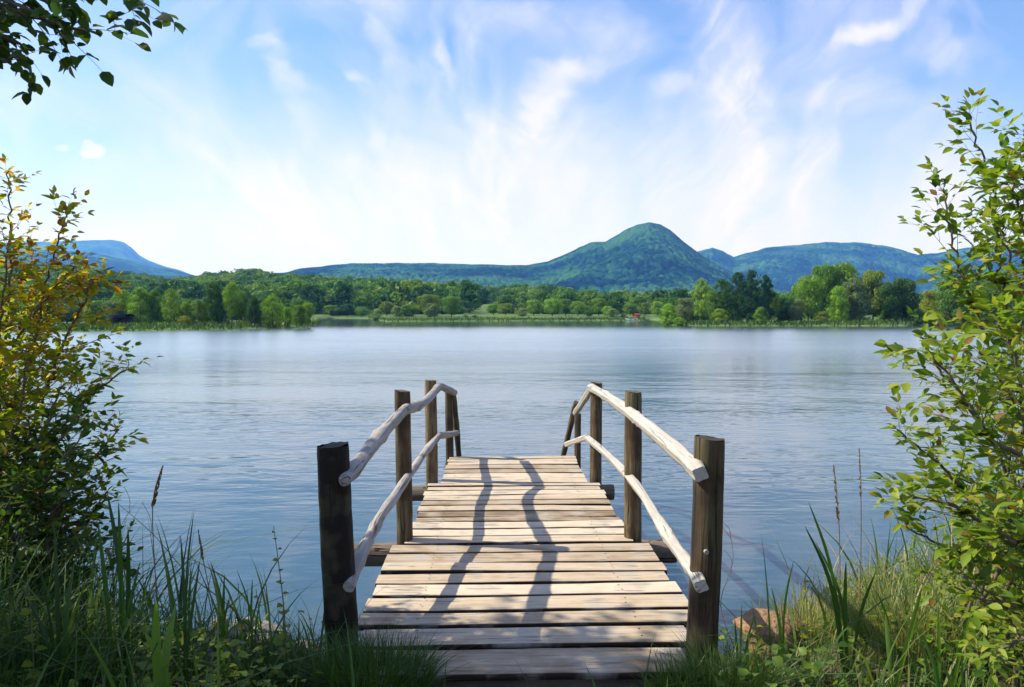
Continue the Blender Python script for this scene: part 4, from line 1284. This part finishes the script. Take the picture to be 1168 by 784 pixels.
# round leaved weed
def weed(label, px, Y, top, tones, nleaf=16, lsz=.05):
    x = P(px, 354, Y).x; z = float(ground_z(x, Y)) - .02
    base = Vector((x, Y, z)); t = P(top[0], top[1], Y) - base
    e = empty('leafy_weed', base); tag(e, label, 'weed')
    path = smooth_path([Vector((0, 0, 0)), t * .5 + Vector((.015, 0, 0)), t], 18)
    g = Bag(); tube(g, path, [.004 * (1 - .04 * i) for i in range(18)], 6)
    g.build('stem', M['greenstem'], e, True)
    pos = []; di = []; no = []; sz = []; tn = []
    for i in range(nleaf):
        s = .2 + .8 * i / nleaf
        p = path[min(17, int(s * 17))]; a = i * 2.4
        pos.append(tuple(p)); di.append((math.cos(a), math.sin(a), .25)); no.append((random.gauss(0, .3), random.gauss(0, .3), 1)); sz.append(lsz * (1.2 - .8 * s) * random.uniform(.8, 1.3)); tn.append(random.choice(tones))
    o = leaves_mesh('foliage', pos, di, no, sz, tn, M['autumn_leaf'], 'broad'); o.parent = e
weed('upright weed with round green leaves left of the dark post', 322, 3.25, (312, 600), (.35, .45, .5, .55))
weed('low weed with orange leaves beside the round leaved weed', 292, 3.3, (292, 672), (.8, .9, .5), 10, .035)
weed('small weed with yellowing leaves against the dark post', 352, 3.3, (352, 700), (.6, .7, .85), 12, .03)
weed('bright leafy weed at the lower left edge', 22, 2.8, (30, 640), (.4, .5), 18, .05)
weed('leafy weed in front of the water on the right', 925, 3.6, (918, 660), (.4, .5, .6), 14, .045)
weed('bright weed between the stone and the right post', 870, 3.2, (862, 712), (.45, .5), 14, .06)

# ------------------------------------------------------------------ stones
def stone_mesh(name, mat, seed, sub=3, flat=.6, rough=.18):
    import bmesh
    bm = bmesh.new(); bmesh.ops.create_icosphere(bm, subdivisions=sub, radius=1)
    R = random.Random(seed); ph = [R.uniform(0, 6) for _ in range(9)]
    planes = [(Vector((R.gauss(0, 1), R.gauss(0, 1), R.gauss(0, 1))).normalized(), R.uniform(.62, .88)) for _ in range(9)]
    for v in bm.verts:
        c = v.co
        for n_, d_ in planes:
            k = c.dot(n_) - d_
            if k > 0: c -= n_ * k * .85
        q = 1 + rough * (.5 * math.sin(c.x * 3 + ph[0]) * math.sin(c.y * 3 + ph[1]) + .25 * math.sin(c.z * 7 + ph[2] + c.x * 5))
        v.co = Vector((c.x * q, c.y * q * .8, c.z * q * flat))
    me = bpy.data.meshes.new(name); bm.to_mesh(me); bm.free()
    for p in me.polygons: p.use_smooth = True
    me.materials.append(mat)
    return me
def stone(me, px, Y, w, label, group, rz=0, sink=.35, hz=1.0, name='stone', dz=0):
    x = P(px, 354, Y).x; z = float(ground_z(x, Y))
    o = obj(name, me, None, (x, Y, z + w * .5 * .6 * (1 - sink) - .0 + dz)); o.scale = (w / 2, w / 2, w / 2 * hz); o.rotation_euler = (random.uniform(-.15, .15), random.uniform(-.15, .15), rz)
    return tag(o, label, 'stone', group)
stone(stone_mesh('stone', M['rock_orange'], 4, 4), 888, 4.05, .52, 'large orange brown boulder at the water edge on the right', None, .5, .05, .85, 'boulder')
stone(stone_mesh('stone', M['rock_orange'], 8, 4), 905, 4.25, .2, 'smaller brown rock just behind the orange boulder', None, 1.5, .3)
pm = [stone_mesh('stone', M['rock_pale'], 20 + k, 3) for k in range(4)]
labs = ['largest pale stone by the water left of the dark post', 'flat pale stone left of the largest pale stone', 'grey stone touching the dark post foot', 'small pale stone between reeds and water',
        'rounded grey stone behind the low orange weed', 'half buried stone nearest the water on the left', 'narrow pale stone beside the flat one', 'small dark grey stone by the twig foot']
for k, (px, Y, w) in enumerate([(300, 4.25, .26), (272, 4.3, .20), (345, 4.1, .17), (245, 4.45, .13), (318, 4.45, .16), (288, 4.6, .18), (262, 4.15, .12), (330, 4.0, .12)]):
    stone(pm[k % 4], px, Y, w, labs[k], 'pale stones at the left water edge', k * 1.3, .3)
wm = [stone_mesh('stone', M['rock_wet'], 40 + k, 2) for k in range(4)]
for k in range(30):
    px = random.uniform(845, 965); Y = random.uniform(4.6, 6.4)
    stone(wm[k % 4], px, Y, random.uniform(.10, .24), 'brown stone lying under the shallow water', 'stones under the shallow water', random.uniform(0, 6), .5, name='lake_stone')
# gravel in front of the first plank
def gravel():
    R = rng; n = 1500
    me0 = stone_mesh('pebble', M['rock_pale'], 70, 1)
    V0 = np.array([v.co[:] for v in me0.vertices]); F0 = np.array([p.vertices[:] for p in me0.polygons])
    X = R.uniform(-.5, .95, n); Y = R.uniform(2.75, 3.4, n); Z = ground_z(X, Y); s = R.uniform(.004, .016, n); a = R.uniform(0, 6.28, n)
    ca, sa = np.cos(a)[:, None], np.sin(a)[:, None]
    V = np.stack([(V0[:, 0] * ca - V0[:, 1] * sa) * s[:, None] + X[:, None], (V0[:, 0] * sa + V0[:, 1] * ca) * s[:, None] + Y[:, None], V0[:, 2] * s[:, None] + Z[:, None]], -1)
    Fc = (F0[None] + (np.arange(n) * len(V0))[:, None, None]).reshape(-1, 3)
    tag(obj('gravel', mesh_np('gravel', V.reshape(-1, 3), [Fc], M['rock_pale'], None, True)), 'loose gravel in front of the first plank', 'gravel', kind='stuff')
gravel()

# ------------------------------------------------------------------ light, sky, air
sd = Vector((-1.07, .22, 1.02)).normalized()
el = math.asin(sd.z); az = math.atan2(sd.x, sd.y)
sun_d = bpy.data.lights.new('sun', 'SUN'); sun_d.energy = 5.0; sun_d.angle = math.radians(.53); sun_d.color = (1, .955, .88)
sun = bpy.data.objects.new('sun', sun_d); COL.objects.link(sun)
sun.rotation_euler = sd.to_track_quat('Z', 'Y').to_euler()
sun.location = (0, 0, 30)

W = bpy.data.worlds.new('World'); S.world = W; W.use_nodes = True
nt = W.node_tree; nt.nodes.clear()
wout = nt.nodes.new('ShaderNodeOutputWorld')
sky = nt.nodes.new('ShaderNodeTexSky'); sky.sky_type = 'NISHITA'; sky.sun_disc = False
sky.sun_elevation = el; sky.sun_rotation = az % (2 * math.pi); sky.air_density = 1.0; sky.dust_density = .6; sky.ozone_density = 1.6
tc = nt.nodes.new('ShaderNodeTexCoord')
sp = N(nt, 'SeparateXYZ', Vector=tc.outputs['Generated'])
ay = mth(nt, 'MAXIMUM', mth(nt, 'ABSOLUTE', sp.outputs[1]), .08)
u = mth(nt, 'DIVIDE', sp.outputs[0], ay); v = mth(nt, 'DIVIDE', sp.outputs[2], ay)
uv = N(nt, 'CombineXYZ', X=u, Y=v, Z=0.0).outputs[0]
# warp so the cloud edges fray
nw = N(nt, 'TexNoise', Vector=uv, Scale=5.0, Detail=4.0, Roughness=.55)
wv = N(nt, 'VectorMath', _operation='MULTIPLY_ADD', i0=nw.outputs['Color'], i1=(.13, .10, 0), i2=uv)
wv2 = N(nt, 'VectorMath', _operation='SUBTRACT', i0=wv.outputs[0], i1=(.065, .05, 0)).outputs[0]
nf = N(nt, 'TexNoise', Vector=wv2, Scale=17.0, Detail=5.0, Roughness=.6)
wv3 = N(nt, 'VectorMath', _operation='MULTIPLY_ADD', i0=nf.outputs['Color'], i1=(.045, .045, 0), i2=wv2)
wv2 = N(nt, 'VectorMath', _operation='SUBTRACT', i0=wv3.outputs[0], i1=(.0225, .0225, 0)).outputs[0]
def ell(px, py, rx, ry, ang, w, soft=1.0, src=None):
    d_ = ray(px, py); c = (d_.x / d_.y, d_.z / d_.y, 0)
    mp = nt.nodes.new('ShaderNodeMapping'); mp.vector_type = 'TEXTURE'
    mp.inputs['Location'].default_value = c; mp.inputs['Rotation'].default_value = (0, 0, math.radians(ang)); mp.inputs['Scale'].default_value = (rx / F, ry / F, 1)
    nt.links.new(src or wv2, mp.inputs[0])
    ln = N(nt, 'VectorMath', _operation='LENGTH', i0=mp.outputs[0])
    mr = N(nt, 'MapRange', Value=ln.outputs['Value'])
    mr.interpolation_type = 'SMOOTHERSTEP'
    mr.inputs['From Min'].default_value = 1.0 - soft + .0; mr.inputs['From Max'].default_value = 1.25
    mr.inputs['To Min'].default_value = w; mr.inputs['To Max'].default_value = 0
    return mr.outputs[0]
CL = [(570, 215, 300, 130, 0, .80), (300, 215, 190, 65, -12, .62), (120, 120, 190, 45, -8, .42), (316, 82, 17, 60, 12, .60), (296, 48, 20, 9, -10, .5),
      (660, 72, 50, 17, 12, .62), (622, 120, 26, 75, -25, .60), (505, 72, 12, 38, 25, .55), (395, 92, 18, 12, 0, .4),
      (835, 70, 62, 150, 6, .80), (860, 240, 130, 120, 0, .65), (975, 112, 70, 30, 8, .62), (925, 190, 32, 90, -25, .5),
      (1005, 32, 75, 15, 28, .55), (1075, 62, 60, 28, -5, .42), (758, 98, 42, 20, 0, .5), (700, 40, 60, 26, -10, .35),
      (1085, 235, 130, 75, 0, .5), (440, 60, 22, 100, 15, .28), (575, 20, 110, 26, -5, .28), (200, 265, 260, 40, 0, .6),
      (-200, 200, 200, 80, 10, .6), (1400, 150, 220, 100, 5, .6), (-400, -100, 300, 120, 20, .5), (300, -350, 500, 90, 10, .45), (1100, -500, 400, 160, -20, .5)]
tot = None
for c in CL:
    e_ = ell(*c)
    tot = e_ if tot is None else mth(nt, 'ADD', tot, e_)
# wispy streak texture
# brushed strands of ice cloud that fan out from low in the sky
su2 = N(nt, 'SeparateXYZ', Vector=wv.outputs[0])
du = mth(nt, 'SUBTRACT', su2.outputs[0], .12); dv = mth(nt, 'ADD', su2.outputs[1], .20)
th = mth(nt, 'ARCTAN2', du, dv); rr_ = mth(nt, 'SQRT', mth(nt, 'ADD', mth(nt, 'MULTIPLY', du, du), mth(nt, 'MULTIPLY', dv, dv)))
fan = N(nt, 'CombineXYZ', X=mth(nt, 'MULTIPLY', th, 4.2), Y=mth(nt, 'MULTIPLY', rr_, 4.6), Z=0.0).outputs[0]
st1 = N(nt, 'TexNoise', Vector=fan, Scale=1.2, Detail=9.0, Roughness=.62, Distortion=1.6)
st2 = N(nt, 'TexNoise', Vector=fan, Scale=.8, Detail=4.0, Roughness=.5, Distortion=1.5)
def fibre(rot, loc):
    m_ = N(nt, 'Mapping', Vector=wv.outputs[0], Rotation=(0, 0, math.radians(rot)))
    m2_ = N(nt, 'Mapping', Vector=m_.outputs[0], Scale=(2.4, 13, 1), Location=loc)
    return N(nt, 'TexNoise', Vector=m2_.outputs[0], Scale=1.0, Detail=9.0, Roughness=.62, Distortion=.9).outputs['Fac']
side = N(nt, 'MapRange', Value=su2.outputs[0])
side.inputs['From Min'].default_value = -.05; side.inputs['From Max'].default_value = .30
fa = fibre(40, (0, 0, 0)); fb = fibre(-48, (4, 2, 0))
fd = mth(nt, 'ADD', mth(nt, 'MULTIPLY', fb, side.outputs[0]), mth(nt, 'MULTIPLY', fa, mth(nt, 'SUBTRACT', 1.0, side.outputs[0])))
stx = mth(nt, 'ADD', mth(nt, 'MULTIPLY', st1.outputs['Fac'], .35), mth(nt, 'MULTIPLY', fd, .65))
mod = N(nt, 'MapRange', Value=stx)
mod.inputs['From Min'].default_value = .40; mod.inputs['From Max'].default_value = .60; mod.inputs['To Min'].default_value = .42; mod.inputs['To Max'].default_value = 1.10
wide = N(nt, 'MapRange', Value=st2.outputs['Fac'])
wide.inputs['From Min'].default_value = .40; wide.inputs['From Max'].default_value = .66; wide.inputs['To Min'].default_value = 0; wide.inputs['To Max'].default_value = .40
cloud = mth(nt, 'MULTIPLY', mth(nt, 'ADD', mth(nt, 'MINIMUM', tot, 1.0), wide.outputs[0]), mod.outputs[0])
veil = N(nt, 'MapRange', Value=v)
veil.interpolation_type = 'SMOOTHSTEP'
veil.inputs['From Min'].default_value = 0.0; veil.inputs['From Max'].default_value = .36; veil.inputs['To Min'].default_value = .72; veil.inputs['To Max'].default_value = .08
cloud = mth(nt, 'MAXIMUM', cloud, 0)
cloud = mth(nt, 'ADD', cloud, mth(nt, 'MULTIPLY', veil.outputs[0], mth(nt, 'SUBTRACT', 1.0, mth(nt, 'MINIMUM', cloud, 1.0))), clamp=True)
cm = None
nc = N(nt, 'TexNoise', Vector=uv, Scale=26.0, Detail=5.0)
wc = N(nt, 'VectorMath', _operation='MULTIPLY_ADD', i0=nc.outputs['Color'], i1=(.03, .022, 0), i2=uv)
wc2 = N(nt, 'VectorMath', _operation='SUBTRACT', i0=wc.outputs[0], i1=(.015, .011, 0)).outputs[0]
for c in [(106, 174, 20, 10, 0, .9, .6), (98, 169, 11, 9, 0, .7, .6), (68, 170, 9, 6, 0, .6, .6), (140, 266, 18, 9, 0, .5, .8), (200, 277, 30, 8, 0, .4, .8)]:
    e_ = ell(*c, src=wc2)
    cm = e_ if cm is None else mth(nt, 'MAXIMUM', cm, e_)
cloud = mth(nt, 'MAXIMUM', cloud, cm)
SKY_S = .12
skc = mixc(nt, 1.0, sky.outputs[0], (.62, .84, 1.13), 'MULTIPLY')
cc = mixc(nt, cloud, skc, (5.6, 5.4, 7.4))
bg = N(nt, 'Background', Color=cc, Strength=SKY_S)
nt.links.new(bg.outputs[0], wout.inputs[0])

# the air
def haze():
    g = Bag(); box(g, -8800, 8800, -2600, 8600, -4.5, 640)
    m = bpy.data.materials.new('haze'); m.use_nodes = True
    t = m.node_tree; t.nodes.clear()
    o_ = t.nodes.new('ShaderNodeOutputMaterial')
    pv = t.nodes.new('ShaderNodeVolumePrincipled')
    pv.inputs['Color'].default_value = (.125, .33, .93, 1)
    pv.inputs['Absorption Color'].default_value = (1, 1, 1, 1)
    pv.inputs['Density'].default_value = .00019
    pv.inputs['Anisotropy'].default_value = .2
    t.links.new(pv.outputs[0], o_.inputs['Volume'])
    o = g.build('haze', m)
    tag(o, 'thin blue air over the lake and hills', kind='stuff')
haze()
